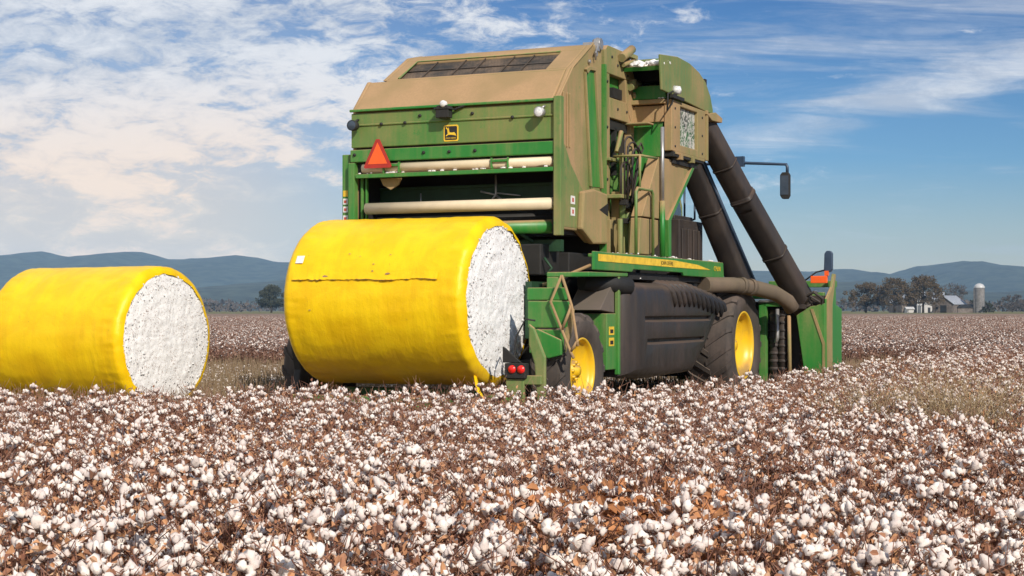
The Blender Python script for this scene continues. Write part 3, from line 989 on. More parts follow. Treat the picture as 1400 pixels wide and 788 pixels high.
mw.build('mid_frame_inner', 'green', P)
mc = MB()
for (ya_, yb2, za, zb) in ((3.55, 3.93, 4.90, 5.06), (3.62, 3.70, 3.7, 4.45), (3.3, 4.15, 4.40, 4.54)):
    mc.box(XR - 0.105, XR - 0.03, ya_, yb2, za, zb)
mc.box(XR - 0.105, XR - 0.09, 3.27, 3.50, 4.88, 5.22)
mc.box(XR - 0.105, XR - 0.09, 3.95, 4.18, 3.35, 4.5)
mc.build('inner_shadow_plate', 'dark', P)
gs = MB()
gs.prism([(2.99, 5.34), (3.06, 5.34), (3.06, 2.46), (2.99, 2.46)], XR - 0.04, XR + 0.05, 'x')
gs.build('frame_edge', 'green', P)
gs = MB()
gs.box(XL + 0.1, XR - 0.06, 2.99, 3.04, 2.4, 5.5)
gs.build('frame_bulkhead', 'dark', P)
# cylinder and knuckles along the sloping head
kn = MB()
kn.tube([(XR + 0.08, 3.62, 5.52), (XR + 0.08, 4.08, 5.72)], 0.07, 10)
kn.tube([(XR + 0.08, 3.70, 5.42), (XR + 0.08, 4.20, 5.56)], 0.035, 8)
kn.lathe([(0, 0.001), (0, 0.06), (0.12, 0.06), (0.12, 0.001)], (XR, 4.16, 5.20), 'x', 12)
kn.tube([(XR + 0.06, 4.05, 5.12), (XR + 0.06, 4.45, 5.22)], 0.06, 8)
kn.tube([(XR + 0.05, 4.25, 5.05), (XR + 0.05, 4.42, 4.85)], 0.03, 8)
kn.box(XR + 0.02, XR + 0.12, 3.9, 4.25, 5.58, 5.64)
kn.build('lift_cylinder', 'dust_mix', P)
kb = MB()
for (y, z) in ((3.35, 5.5), (3.6, 5.4), (4.05, 5.3), (3.15, 5.1), (3.15, 4.4), (3.15, 3.6), (4.4, 4.4), (4.45, 3.8), (3.6, 4.72), (4.0, 4.72)):
    kb.lathe([(0, 0.022), (0.015, 0.02), (0.015, 0.001)], (XR + 0.02, y, z), 'x', 8)
kb.build('bolt', 'dark', P)

lb = MB()
rl_ = random.Random(77)
for (x0_, x1_, y0_, y1_, z_, n_) in ((0.45, 0.95, 2.3, 6.9, 2.435, 60), (-2.9, 0.2, 1.17, 1.24, 3.64, 26), (0.45, 0.9, 2.2, 3.6, 2.07, 14), (0.2, 0.9, 4.25, 4.5, 4.94, 14), (-5.0, 2.3, 8.86, 8.98, 1.93, 60)):
    for q in range(n_):
        c = Vector((rl_.uniform(x0_, x1_), rl_.uniform(y0_, y1_), z_ + 0.008))
        bmesh.ops.create_icosphere(lb.bm, subdivisions=1, radius=rl_.uniform(0.010, 0.030), matrix=Matrix.Translation(c) @ Matrix.Diagonal((1.4, 1.1, 0.6, 1)))
lbo = lb.build('caught_lint', 'lint', P)
lbo['kind'] = 'stuff'

# ---- lower mid section: pipes, cylinders, hoses
lp = MB()
lp.box(XR - 0.1, XR + 0.10, 3.08, 3.30, 2.46, 2.98)
lp.box(XR + 0.02, XR + 0.16, 3.32, 3.5, 2.46, 3.42)
lp.tube([(XR + 0.2, 3.62, 2.44), (XR + 0.2, 3.62, 3.30)], 0.09, 12)
lp.tube([(XR + 0.2, 3.62, 3.30), (XR + 0.2, 3.66, 4.15)], 0.045, 10)
lp.build('frame_column', 'dust', P, bevel=0.01)
lg = MB()
lg.tube([(XR + 0.22, 3.28, 3.0), (XR + 0.22, 3.28, 4.0)], 0.05, 10)
lg.tube([(XR + 0.25, 3.42, 2.44), (XR + 0.25, 3.42, 3.1)], 0.075, 10)
lg.tube([(XR + 0.3, 2.98, 2.44), (XR + 0.3, 2.98, 2.98)], 0.05, 10)
lg.prism([(3.15, 2.44), (3.5, 2.44), (3.45, 2.9), (3.36, 3.02), (3.22, 2.95)], XR + 0.35, XR + 0.42, 'x')
lg.prism([(3.05, 2.44), (3.15, 2.44), (3.12, 2.72)], XR + 0.2, XR + 0.32, 'x')
lg.box(XR + 0.02, XR + 0.10, 3.05, 3.75, 3.88, 3.93)
lg.box(XR + 0.02, XR + 0.3, 3.02, 3.55, 3.30, 3.36)
lg.tube([(XR + 0.12, 3.30, 4.02), (XR + 0.12, 3.45, 4.28), (XR + 0.12, 3.50, 4.36)], 0.04, 8)
lg.build('frame_pipe', 'green_dusty', P, bevel=0.008)
hs = MB()
for k, (y0_, y1_, zt, off) in enumerate(((3.16, 3.62, 4.10, 0.30), (3.22, 3.70, 4.02, 0.33), (3.34, 3.66, 3.92, 0.36), (3.05, 3.5, 3.7, 0.28))):
    pts = [(XR + off, y0_, 3.26)]
    for q in range(9):
        t = PI - q * PI / 8
        pts.append((XR + off, (y0_ + y1_) / 2 + (y1_ - y0_) / 2 * math.cos(t), zt + 0.16 * math.sin(t)))
    pts.append((XR + off, y1_ - 0.1 - 0.25, 3.25))
    hs.tube(pts, 0.017, 6)
hs.tube([(XR + .4, 3.5, 4.12), (XR + .4, 3.62, 4.02), (XR + .4, 3.72, 4.10), (XR + .4, 3.62, 4.18), (XR + .4, 3.52, 4.1)], 0.015, 6)
hs.build('hydraulic_hose', 'duct', P)
fb = MB()
for (y, z) in ((3.18, 3.24), (3.32, 3.20), (3.42, 3.27), (3.6, 3.32), (3.7, 3.3), (3.26, 2.96)):
    fb.box(XR + 0.22, XR + 0.34, y - 0.04, y + 0.04, z - 0.04, z + 0.04)
fb.box(XR + 0.14, XR + 0.3, 3.5, 3.78, 3.22, 3.28)
fb.build('hose_fitting', 'dark', P, bevel=0.008)

# ---- accumulator (hopper)
hp = MB()
hp.box(XL + 0.2, 0.84, 4.34, 6.15, 4.03, 4.84)
hp.prism([(3.86, 4.0), (5.5, 4.0), (4.26, 3.0), (4.2, 2.45), (3.70, 2.45), (3.70, 3.0)], XL + 0.2, 0.66, 'x')
hp.build('accumulator', 'green', P, bevel=0.015)
h2 = MB()
h2.box(XL + 0.2, 0.86, 4.30, 4.335, 4.58, 4.84)
h2.box(XL + 0.2, 0.90, 4.22, 6.2, 4.86, 4.93)
h2.box(XL + 0.2, 0.70, 4.05, 4.3, 4.53, 4.56)
h2.build('accumulator_collar', 'dust_mix', P, bevel=0.01)
h3 = MB()
h3.prism([(4.28, 4.94), (4.30, 5.16), (4.6, 5.18), (5.6, 4.94)], 0.20, 0.90, 'x')
h3.build('inner_chute', 'green', P, bevel=0.01)
h4 = MB()
h4.box(XL + 0.2, 0.94, 6.2, 6.3, 5.0, 5.5)
h4.box(XL + 0.2, 0.94, 4.6, 4.64, 5.27, 5.45)
h4.box(XL + 0.2, 0.18, 4.4, 6.25, 4.94, 5.35)
h4.box(XL + 0.2, 0.70, 4.45, 4.5, 3.98, 4.03)
h4.build('accumulator_inner', 'dark', P)
# hood: curved shell with side cap
HP = [(3.84, 5.02), (3.76, 5.56), (4.6, 5.64), (5.2, 5.62), (5.7, 5.54), (6.06, 5.42), (6.32, 5.22), (6.46, 5.0), (6.46, 4.93), (6.06, 4.93)]
hd = MB()
hd.prism(HP, 0.96, 1.0, 'x')
top = HP[1:8]
inner = [(y - 0.02, z - 0.05) for y, z in top]
hd.prism([(4.62, 5.64), (5.2, 5.62), (5.7, 5.54), (6.06, 5.42), (6.32, 5.22), (6.46, 5.0), (6.40, 4.98), (6.27, 5.18), (6.02, 5.37), (5.68, 5.49), (5.19, 5.57), (4.62, 5.59)], XL + 0.2, 0.958, 'x')
hd.build('accumulator_hood', 'hood', P, bevel=0.012)
hr2 = MB()
hr2.prism([(3.84, 5.40), (4.62, 5.56), (4.62, 5.50), (3.88, 5.34)], XL + 0.2, 0.955, 'x')
hr2.build('roof_lip', 'green', P)
lipm = MB()
lipm.prism([(6.0, 4.88), (6.5, 4.96), (6.88, 4.90), (6.86, 4.82), (6.3, 4.80)], 0.2, 1.04, 'x')
lipm.build('front_lip', 'dust', P, bevel=0.01)
# cotton left lying on the roof
cf = MB()
rr_ = random.Random(5)
for k in range(26):
    c = Vector((rr_.uniform(0.25, 0.92), rr_.uniform(3.86, 4.35), 0))
    c.z = 5.42 + (c.y - 3.84) * 0.2
    bmesh.ops.create_icosphere(cf.bm, subdivisions=2, radius=rr_.uniform(0.05, 0.10), matrix=Matrix.Translation(c) @ Matrix.Diagonal((1.3, 1.2, 0.6, 1)))
for v in cf.bm.verts:
    v.co += Vector([rr_.gauss(0, 0.012) for _ in range(3)])
for f in cf.bm.faces:
    f.smooth = True
cfo = cf.build('lint_pile', 'lint')
cfo.parent = P
# cotton screen box on the side
sb = MB()
for b_ in ((4.30, 4.72, 4.12, 4.93), (5.62, 6.06, 4.12, 4.93), (4.722, 5.618, 4.12, 4.24), (4.722, 5.618, 4.86, 4.93)):
    sb.box(0.87, 1.0, *b_)
sb.box(0.98, 1.03, 6.04, 6.12, 4.1, 4.95)
sbo = sb.build('screen_box', 'dust', P, bevel=0.012)
MB().box(0.89, 0.945, 4.725, 5.615, 4.245, 4.855).build('screen', 'screen', sbo)
sb2 = MB()
for (y, z) in ((4.45, 4.2), (4.45, 4.8), (5.85, 4.2), (5.85, 4.8), (5.85, 4.5), (4.45, 4.5)):
    sb2.lathe([(0, 0.02), (0.012, 0.018), (0.012, 0.001)], (1.001, y, z), 'x', 8)
sb2.build('screen_bolt', 'dark', sbo)
un = MB()
un.box(0.60, 1.02, 4.35, 5.9, 4.03, 4.11)
un.box(0.60, 0.96, 4.5, 5.7, 3.93, 4.03)
un.build('screen_box_base', 'dark', P, bevel=0.01)
un = MB()
un.box(0.66, 1.05, 4.6, 4.72, 4.0, 4.09)
un.box(0.66, 1.05, 5.2, 5.32, 4.0, 4.09)
un.box(0.66, 1.03, 4.4, 5.9, 4.075, 4.115)
un.build('base_bracket', 'dust', P)
# lamp above the screen box
wl2 = MB()
wl2.tube([(1.02, 4.35, 5.02), (1.02, 4.25, 4.85), (1.02, 4.02, 4.72), (1.02, 4.05, 4.98), (1.02, 4.30, 5.05)], 0.014, 6)
wl2.box(1.0, 1.06, 4.2, 4.75, 4.94, 4.99)
wlo = wl2.build('side_lamp', 'dark', P)
MB().lathe([(0, 0.001), (0.0, 0.08), (0.1, 0.06), (0.12, 0.001)], (1.0, 4.42, 5.08), 'x', 14).build('lens', 'lens', wlo)
# funnel below the box
fu = MB()
fu.prism([(3.90, 3.98), (5.55, 4.02), (4.25, 3.02), (3.13, 3.02)], 0.74, 0.92, 'x')
fu.prism([(3.13, 3.0), (4.23, 3.0), (3.95, 2.62), (3.55, 2.45), (3.05, 2.45)], 0.74, 0.90, 'x')
fu.build('lint_funnel', 'dust', P, bevel=0.012)
fe = MB()
fe.prism([(5.56, 4.02), (5.68, 4.02), (4.40, 3.02), (4.40, 2.44), (4.30, 2.44), (4.26, 3.02)], 0.84, 0.96, 'x')
fe.build('funnel_edge', 'green', P, bevel=0.008)

# ---- walkway with stripe
wk = MB()
wk.prism([(0.98, 2.16), (0.98, 2.42), (7.05, 2.42), (7.10, 2.15), (4.9, 2.15), (4.85, 2.20), (2.55, 2.20), (2.5, 2.16)], 0.955, 1.0, 'x')
wk.box(XR + 0.12, 0.95, 2.1, 7.05, 2.38, 2.43)
wko = wk.build('walkway', 'green', P, bevel=0.012)
sp_ = MB()
sp_.prism([(1.12, 2.385), (4.4, 2.385), (5.6, 2.345), (6.3, 2.275), (4.2, 2.275), (1.12, 2.285)], 1.002, 1.007, 'x')
sp_.build('yellow_stripe', 'yellow', wko)
text_part('lettering', 'JOHN DEERE', 0.085, (1.0085, 4.05, 2.328), (R(90), 0, R(90)), 'ink', wko, 0.001, 1.2)
text_part('lettering', 'CP690', 0.11, (1.006, 6.68, 2.30), (R(90), 0, R(90)), 'yellow', wko, 0.001, 1.3)
wu = MB()
wu.box(XR + 0.05, 0.90, 2.6, 6.9, 2.06, 2.155)
wu.build('walkway_support', 'dark', P)
# rails
hr_ = MB()
hr_.tube([(0.97, 2.74, 2.43), (0.97, 2.74, 3.36), (0.97, 2.80, 3.42), (0.97, 3.42, 3.43), (0.97, 3.49, 3.37), (0.97, 3.49, 2.43)], 0.026, 8)
hr_.build('handrail', 'green_dusty', P)
hr_ = MB()
hr_.tube([(0.97, 3.93, 2.43), (0.97, 3.93, 3.30)], 0.045, 8)
po = hr_.build('handrail_post', 'green', P)
MB().tube([(0.97, 3.93, 3.30), (0.97, 3.93, 4.45)], 0.032, 8).build('upper_pole', 'steel', po)
hr_ = MB()
hr_.tube([(XR + 0.15, 3.1, 3.94), (0.9, 3.1, 3.94), (0.9, 3.9, 3.96)], 0.02, 8)
hr_.tube([(0.9, 3.1, 3.94), (0.9, 3.1, 3.4)], 0.02, 8)
hr_.build('handrail', 'green_dusty', P)

# engine housing and cab
en = MB()
en.box(-2.6, 0.42, 6.4, 7.7, 2.2, 3.16)
en.box(-2.2, 0.30, 6.5, 7.5, 3.16, 3.24)
for k in range(4):
    en.box(0.42, 0.45, 6.5 + k * 0.3, 6.7 + k * 0.3, 2.4, 3.0)
en.build('engine_housing', 'duct', P, bevel=0.02)
cabm = MB()
cabm.prism([(8.0, 2.2), (8.0, 4.05), (8.2, 4.15), (9.3, 4.15), (9.7, 3.6), (9.8, 2.2)], -2.4, -0.62, 'x')
cabo = cabm.build('cab', 'green_dusty', P, bevel=0.03)
cw = MB()
cw.prism([(8.15, 2.6), (8.15, 3.9), (9.25, 3.95), (9.55, 3.5), (9.6, 2.6)], -0.618, -0.60, 'x')
cw.build('side_window', 'glass', cabo)
hdl = MB()
hdl.tube([(-0.02, 8.0, 3.92), (-0.02, 8.0, 3.25), (0.04, 8.05, 3.2), (0.14, 8.1, 3.25), (0.14, 8.1, 3.85), (0.05, 8.05, 3.92), (-0.62, 8.05, 3.92)], 0.022, 8)
hdl.tube([(-0.02, 8.0, 3.25), (-0.62, 8.05, 3.2)], 0.022, 8)
hdl.build('grab_handle', 'mirror_back', P)


# ---- air ducts to the picking heads
def duct(p0, p1, w, d, mat='duct', bands=((0.5, 1.08),)):
    m = MB()
    p0, p1 = Vector(p0), Vector(p1)
    L = 24
    pts = [p0.lerp(p1, k / L) for k in range(L + 1)]
    m.tube(pts, w / 2, 16, sx=d / w, sq=True)
    for t0, sc in bands:
        a, b2 = p0.lerp(p1, t0), p0.lerp(p1, t0 + 0.015)
        m.tube([a, b2], w / 2 * sc, 16, sx=d / w, sq=True)
    return m.build('air_duct', mat, P)


duct((0.68, 6.45, 5.0), (1.28, 7.6, 3.4), 0.37, 0.40, bands=((0.05, 1.08), (0.55, 1.06)))
duct((1.20, 7.45, 3.62), (1.98, 8.95, 1.62), 0.39, 0.42, bands=((0.02, 1.05), (0.5, 1.06), (0.93, 1.08)))
duct((0.42, 6.9, 4.25), (1.02, 8.15, 2.0), 0.37, 0.40, bands=((0.4, 1.05),))
duct((-0.75, 6.9, 4.25), (0.15, 8.4, 2.0), 0.38, 0.42, bands=((0.4, 1.05),))
for xx in (-1.9, -2.9, -3.6):
    duct((xx * 0.8 - 0.2, 6.6, 4.9), (xx - 0.9, 9.0, 1.7), 0.4, 0.42)
pp = MB()
pp.tube([(0.66, 6.9, 4.25), (1.28, 8.2, 2.0)], 0.03, 8)
pp.build('duct_strut', 'mirror_back', P)
el = MB()
el.tube([(0.95, 6.1, 2.02), (1.2, 6.9, 2.03), (1.45, 7.5, 1.98), (1.65, 8.0, 1.90), (1.80, 8.3, 1.76), (1.86, 8.42, 1.62)], 0.135, 14)
el.tube([(1.28, 7.1, 2.02), (1.32, 7.18, 2.015)], 0.15, 14)
el.tube([(1.38, 7.32, 2.0), (1.42, 7.40, 1.99)], 0.15, 14)
el.build('suction_pipe', dusty('brown_pipe_plastic', (0.07, 0.052, 0.042), 0.6, dust=(0.19, 0.135, 0.095)), P)

# ---- mirrors
ma = MB()
ma.tube([(-0.62, 8.1, 4.24), (1.0, 8.0, 4.23), (1.86, 8.0, 4.17), (1.88, 8.0, 4.12), (1.88, 8.0, 4.02)], 0.028, 8)
ma.box(0.95, 1.10, 7.94, 8.04, 4.16, 4.34)
mao = ma.build('mirror_arm', 'mirror_back', P)
MB().prism([(1.76, 3.62), (1.80, 3.56), (1.90, 3.56), (1.93, 3.62), (1.93, 3.98), (1.90, 4.03), (1.80, 4.03), (1.76, 3.98)], 7.95, 8.05, 'y').build('mirror', 'dark', mao, bevel=0.01)
MB().box(1.775, 1.915, 7.942, 7.948, 3.63, 3.97).build('mirror_glass', 'glass', mao)
m2 = MB()
m2.tube([(2.40, 8.75, 2.16), (2.43, 8.75, 2.32)], 0.02, 8)
m2.tube([(1.95, 8.8, 2.1), (2.2, 8.8, 2.28), (2.41, 8.8, 2.33)], 0.014, 6)
m2o = m2.build('mirror_arm', 'dark', P)
MB().prism([(2.36, 2.32), (2.40, 2.28), (2.48, 2.28), (2.51, 2.33), (2.51, 2.62), (2.47, 2.66), (2.41, 2.66), (2.37, 2.61)], 8.70, 8.80, 'y').build('mirror', 'mirror_back', m2o, bevel=0.012)
ol = MB().box(2.13, 2.43, 8.66, 8.72, 2.08, 2.21)
olo = ol.build('marker_reflector', 'orange', P, bevel=0.01)
MB().box(2.38, 2.45, 8.67, 8.73, 2.215, 2.30).build('reflector_stub', 'orange', olo)

# ---- picking head (header)
he = MB()
he.box(-5.1, 2.28, 9.0, 9.9, 0.35, 1.75)
he.box(-5.1, 1.1, 8.85, 9.0, 0.5, 1.6)
he.build('picking_head', 'dark', P)
hf = MB()
hf.box(-5.1, 2.32, 8.85, 8.99, 1.80, 1.92)
hf.box(1.16, 1.30, 8.72, 8.84, 0.30, 1.78)
hf.box(1.1, 2.36, 9.6, 9.75, 2.02, 2.14)
hf.box(1.25, 1.55, 8.72, 8.86, 1.66, 1.74)
hf.build('head_frame', 'green', P, bevel=0.01)
hx = MB()
hx.prism([(1.86, 1.50), (2.10, 1.66), (2.385, 1.72), (2.385, 0.27), (2.03, 0.30)], 8.70, 8.74, 'y')
hx.prism([(8.75, 0.27), (8.75, 1.80), (9.15, 2.02), (9.30, 2.26), (9.46, 2.26), (9.50, 1.7), (9.95, 1.62), (9.95, 0.30)], 2.36, 2.40, 'x')
hx.build('end_shield', 'green', P, bevel=0.012)
hy = MB()
hy.prism([(8.76, 0.28), (8.76, 1.79), (9.16, 2.02), (9.30, 2.25), (9.42, 2.25), (9.15, 1.7), (9.15, 0.28)], 2.401, 2.415, 'x')
hy.prism([(2.12, 1.62), (2.17, 1.62), (2.39, 1.0), (2.39, 0.28), (2.34, 0.28), (2.34, 0.98)], 8.685, 8.70, 'y')
hy.build('shield_dust_edge', 'dust', P)
hz2 = MB()
hz2.tube([(1.72, 8.8, 0.25), (1.70, 8.8, 1.50)], 0.035, 8)
hz2.build('drive_shaft', 'dust', P)
hz3 = MB()
for x in (1.40, 1.56, 1.98):
    hz3.lathe([(0.3, 0.001), (0.3, 0.09), (1.6, 0.09), (1.6, 0.001)], (x, 8.92, 0), 'z', 12)
    for k in range(9):
        hz3.lathe([(0.36 + k * 0.14, 0.09), (0.38 + k * 0.14, 0.115), (0.42 + k * 0.14, 0.09)], (x, 8.92, 0), 'z', 12)
hz3.build('picker_drum', 'duct', P)
hz4 = MB()
hz4.tube([(1.50, 8.75, 1.62), (1.50, 8.75, 1.1), (1.47, 8.75, 1.0)], 0.035, 8)
hz4.tube([(1.16, 8.7, 1.74), (1.45, 8.7, 1.78)], 0.03, 8)
hz4.build('head_strut', 'steel', P)
hz5 = MB()
hz5.box(2.02, 2.34, 8.80, 9.0, 1.70, 1.86)
hz5.box(1.85, 2.05, 8.65, 8.85, 1.62, 1.80)
hz5.tube([(2.0, 8.65, 1.82), (2.2, 8.62, 1.92), (2.34, 8.7, 1.80), (2.3, 8.75, 1.6)], 0.03, 8)
hz5.tube([(2.05, 8.65, 1.72), (2.15, 8.6, 1.84), (2.3, 8.66, 1.74)], 0.022, 8)
hz5.build('gearbox', 'duct', P, bevel=0.01)
for k in range(6):                                  # row dividers, on the far side of the head
    x = -4.6 + k * 1.3
    MB().prism([(9.9, 0.25), (9.9, 1.1), (10.5, 0.7), (11.1, 0.22)], x - 0.12, x + 0.12, 'x').build('row_divider', 'green', P, bevel=0.03)


# ---- fuel tank / side guard
def tank():
    m = MB()
    out = [(2.10, 0.62), (2.10, 1.86), (2.35, 2.02), (4.95, 2.02), (6.05, 1.96), (6.80, 1.80), (6.84, 1.66), (5.95, 0.98), (5.25, 0.58), (3.2, 0.55)]
    cy, cz = 4.4, 1.35
    rings = []
    for x, k in ((0.38, 0.97), (0.74, 1.0), (0.88, 0.99), (0.97, 0.965), (1.04, 0.925), (1.085, 0.86), (1.11, 0.74), (1.12, 0.5)):
        rings.append([(x, cy + (y - cy) * k, cz + (z - cz) * k) for y, z in out])
    m.loft(rings)
    for f in m.bm.faces:
        f.smooth = False
    return m.build('fuel_tank', 'black', P, bevel=0.03)


tk = tank()
gv = MB()
for z, y0_, y1_ in ((1.47, 2.75, 6.0), (1.13, 2.85, 5.65)):
    gv.prism([(1.20, z + 0.06), (1.20, z - 0.085), (1.045, z - 0.02), (1.045, z + 0.02)], y0_, y1_, 'y')
cut = gv.build('groove_cutter', 'black', P)
bo = tk.modifiers.new('grooves', 'BOOLEAN')
bo.object = cut
bo.operation = 'DIFFERENCE'
tk.modifiers.move(1, 0)
bpy.context.view_layer.update()
tk_me = bpy.data.meshes.new_from_object(tk.evaluated_get(bpy.context.evaluated_depsgraph_get()))
tk.modifiers.clear()
tk.data = tk_me
for f in tk_me.polygons:
    f.use_smooth = True
tk_me.set_sharp_from_angle(angle=R(32))
bpy.data.objects.remove(cut)
rb = MB()
for k in range(12):
    y = 3.95 + k * 0.245
    zt = 2.05 if y < 5.0 else 2.05 - (y - 5.0) * 0.12
    rb.tube([(0.60, y - 0.18, zt - 0.03), (0.88, y - 0.12, zt - 0.03), (1.02, y - 0.03, zt - 0.07), (1.10, y + 0.05, zt - 0.17), (1.135, y + 0.10, zt - 0.31), (1.12, y + 0.12, zt - 0.40)], [0.045, 0.055, 0.062, 0.06, 0.045, 0.02], 10)
rb.build('tank_rib', 'black', tk)
# green side panel behind rear wheel, with sloping grey guard
gp2 = MB()
gp2.box(0.35, 0.93, 1.64, 2.015, 0.74, 1.55)
gp2.box(0.90, 0.97, 2.02, 2.09, 0.66, 2.08)
gp2o = gp2.build('frame_panel', 'green', P, bevel=0.012)
for z in (1.30, 1.14):
    s1 = MB().box(0.931, 0.935, 1.72, 1.92, z - 0.06, z + 0.06).build('sticker', 'yellow', gp2o)
st = MB()
for z in (1.30, 1.14):
    st.box(0.9355, 0.938, 1.76, 1.88, z - 0.035, z + 0.02)
st.build('sticker_print', 'ink', gp2o)
gg = MB()
gg.prism([(1.45, 1.60), (2.015, 1.56), (2.015, 2.02), (1.95, 2.0)], 0.40, 0.90, 'x')
gg.build('splash_guard', dusty('grey_guard', (0.06, 0.055, 0.055), 0.6, dust=(0.17, 0.13, 0.11)), P, bevel=0.01)
ex = MB()
ex.tube([(0.55, 1.6, 2.0), (0.85, 2.0, 1.98), (0.98, 2.35, 1.94)], [0.12, 0.13, 0.14], 14)
ex.build('intake_scoop', 'dark', P)
arch = MB()
arch.prism([(0.85, 2.06), (2.4, 2.09), (2.4, 2.15), (0.85, 2.13)], XR, 0.97, 'x')
arch.prism([(0.85, 2.06), (0.98, 2.06), (1.02, 1.86), (0.95, 1.40), (0.85, 1.40)], XR, XR + 0.18, 'x')
arch.build('rear_fender', 'green', P, bevel=0.015)

# underbody
ub = MB()
ub.box(-2.9, 0.20, 2.0, 8.6, 1.1, 2.45)
ub.box(-2.7, 0.05, 1.3, 2.0, 2.1, 2.55)
ub.box(-2.9, 0.30, 6.9, 8.0, 0.7, 1.3)
ub.box(-3.1, 0.36, 0.6, 0.9, 0.6, 0.9)
ub.box(-0.4, 0.2, 0.9, 2.2, 0.7, 1.1)
ub.build('chassis', 'dark', P, bevel=0.02)
ug = MB()
ug.box(XL + 0.2, XR - 0.1, 1.6, 1.72, 2.45, 2.62)
ug.box(0.05, 0.15, 0.75, 2.0, 1.2, 2.0)
ug.tube([(-0.3, 1.4, 2.7), (0.15, 2.6, 2.1)], 0.03, 8)
ug.tube([(0.1, 1.3, 2.35), (0.2, 1.35, 2.2), (0.12, 1.3, 2.1)], 0.02, 8)
ug.build('chassis_rail', 'dark_green', P)
ur = MB()
ur.tube([(-0.25, 1.0, 1.80), (0.32, 1.2, 2.02)], 0.025, 8)
ur.tube([(-0.1, 1.2, 1.86), (0.45, 2.2, 2.26)], 0.025, 8)
ur.build('push_rod', 'dust', P)


# ---- wheels
def wheel(x_out, w, y, z, Rt, Rr, lugs, side=1, dish=0.22):
    """side +1: outer face looks to +x"""
    c = (0, 0, 0)
    hub = MB()
    s = side

    def pr(p):
        return [(s * a, r_) for a, r_ in p]
    hub.lathe(pr([(-dish - 0.02, 0.001), (-dish - 0.02, Rr * 0.33), (-dish + 0.05, Rr * 0.30), (-dish + 0.07, Rr * 0.16), (-dish + 0.12, Rr * 0.14), (-dish + 0.12, 0.001)]), c, 'x', 24)
    for k in range(8):
        t = 2 * PI * k / 8
        hub.lathe([(s * (-dish + 0.03), 0.022), (s * (-dish + 0.085), 0.022), (s * (-dish + 0.085), 0.001)], (0, Rr * 0.25 * math.cos(t), Rr * 0.25 * math.sin(t)), 'x', 6)
    o = hub.build('wheel', 'rim', P, loc=(x_out, y, z))
    rim = MB()
    rim.lathe(pr([(0.0, Rr * 1.0), (0.012, Rr * 0.965), (-0.01, Rr * 0.93), (-0.05, Rr * 0.90), (-dish * 0.55, Rr * 0.87), (-dish * 0.62, Rr * 0.80), (-dish, Rr * 0.72), (-dish - 0.015, Rr * 0.40), (-dish - 0.03, Rr * 0.3)]), c, 'x', 56)
    rim.lathe(pr([(-w + 0.02, Rr * 0.95), (-w + 0.10, Rr * 0.88), (-dish - 0.08, Rr * 0.85), (-dish - 0.06, 0.05)]), c, 'x', 40)
    rim.build('rim', 'rim', o)
    ty = MB()
    b2 = w
    sh = Rt - Rr
    ty.lathe(pr([(-0.01, Rr * 0.985), (0.03, Rr + sh * 0.15), (0.055, Rr + sh * 0.42), (0.045, Rr + sh * 0.68), (0.0, Rr + sh * 0.86), (-0.05, Rr + sh * 0.92), (-b2 * 0.5, Rr + sh * 0.95),
                 (-b2 + 0.05, Rr + sh * 0.92), (-b2, Rr + sh * 0.86), (-b2 - 0.045, Rr + sh * 0.68), (-b2 - 0.055, Rr + sh * 0.42), (-b2 - 0.03, Rr + sh * 0.15), (-b2 + 0.01, Rr * 0.985)]), c, 'x', 64)
    ty.build('tyre', 'tyre', o)
    lg_ = MB()
    for k in range(lugs):
        for half in (0, 1):
            t0 = 2 * PI * (k + 0.5 * half) / lugs
            dt_ = 2 * PI / lugs
            rows = []
            for q in range(7):
                u = q / 6
                if half == 0:
                    x = 0.045 - u * (b2 * 0.5 + 0.045 + 0.03)
                else:
                    x = -b2 - 0.045 + u * (b2 * 0.5 + 0.045 + 0.03)
                th = t0 + dt_ * 0.95 * u
                hgt = Rt if u > 0.18 else Rt - sh * 0.16 * (1 - u / 0.18)
                base = Rt - sh * 0.14 if u > 0.18 else Rt - sh * 0.42
                hw = dt_ * 0.17
                ring = []
                for (dth, rad) in ((-hw, base), (-hw * 0.8, hgt), (hw * 0.8, hgt), (hw, base)):
                    a = th + dth
                    ring.append((s * x, rad * math.cos(a), rad * math.sin(a)))
                rows.append(ring)
            lg_.loft(rows)
    for f in lg_.bm.faces:
        f.smooth = False
    lg_.build('tread', 'tyre', o)
    return o


wheel(1.24, 0.72, 7.50, 0.98, 1.03, 0.60, 20, 1, 0.26)
wheel(-3.98, 0.72, 7.50, 0.98, 1.03, 0.60, 20, -1, 0.26)
wheel(0.90, 0.42, 0.78, 0.76, 0.80, 0.46, 16, 1, 0.16)
wheel(-3.46, 0.36, 0.78, 0.76, 0.80, 0.46, 16, -1, 0.16)

# ---- bale handler at the back
bh = MB()
bh.box(0.46, 1.06, -0.10, -0.05, 1.36, 1.72)
bh.box(0.44, 1.02, -0.075, -0.03, 1.73, 1.90)
bh.box(0.48, 0.98, -0.09, -0.05, 1.02, 1.34)
bh.prism([(0.62, 1.35), (0.98, 1.20), (0.98, 1.0), (0.78, 0.95), (0.60, 1.1)], -0.16, -0.11, 'y')
bh.build('handler_panel', 'green', P, bevel=0.015)
bd = MB()
bd.prism([(1.062, 1.68), (1.13, 1.60), (1.08, 1.25), (1.0, 1.02), (1.0, 1.3)], -0.10, -0.05, 'y')
bd.build('handler_gusset', 'dust', P, bevel=0.01)
br = MB()
br.prism([(0.66, 1.42), (0.74, 1.36), (0.90, 0.98), (0.90, 0.42), (0.82, 0.36), (0.78, 0.42), (0.74, 0.9), (0.66, 1.14)], -0.52, -0.46, 'y')
br.build('handler_arm', 'green_dusty', P, bevel=0.02)
dm = MB()
Yd = -0.17
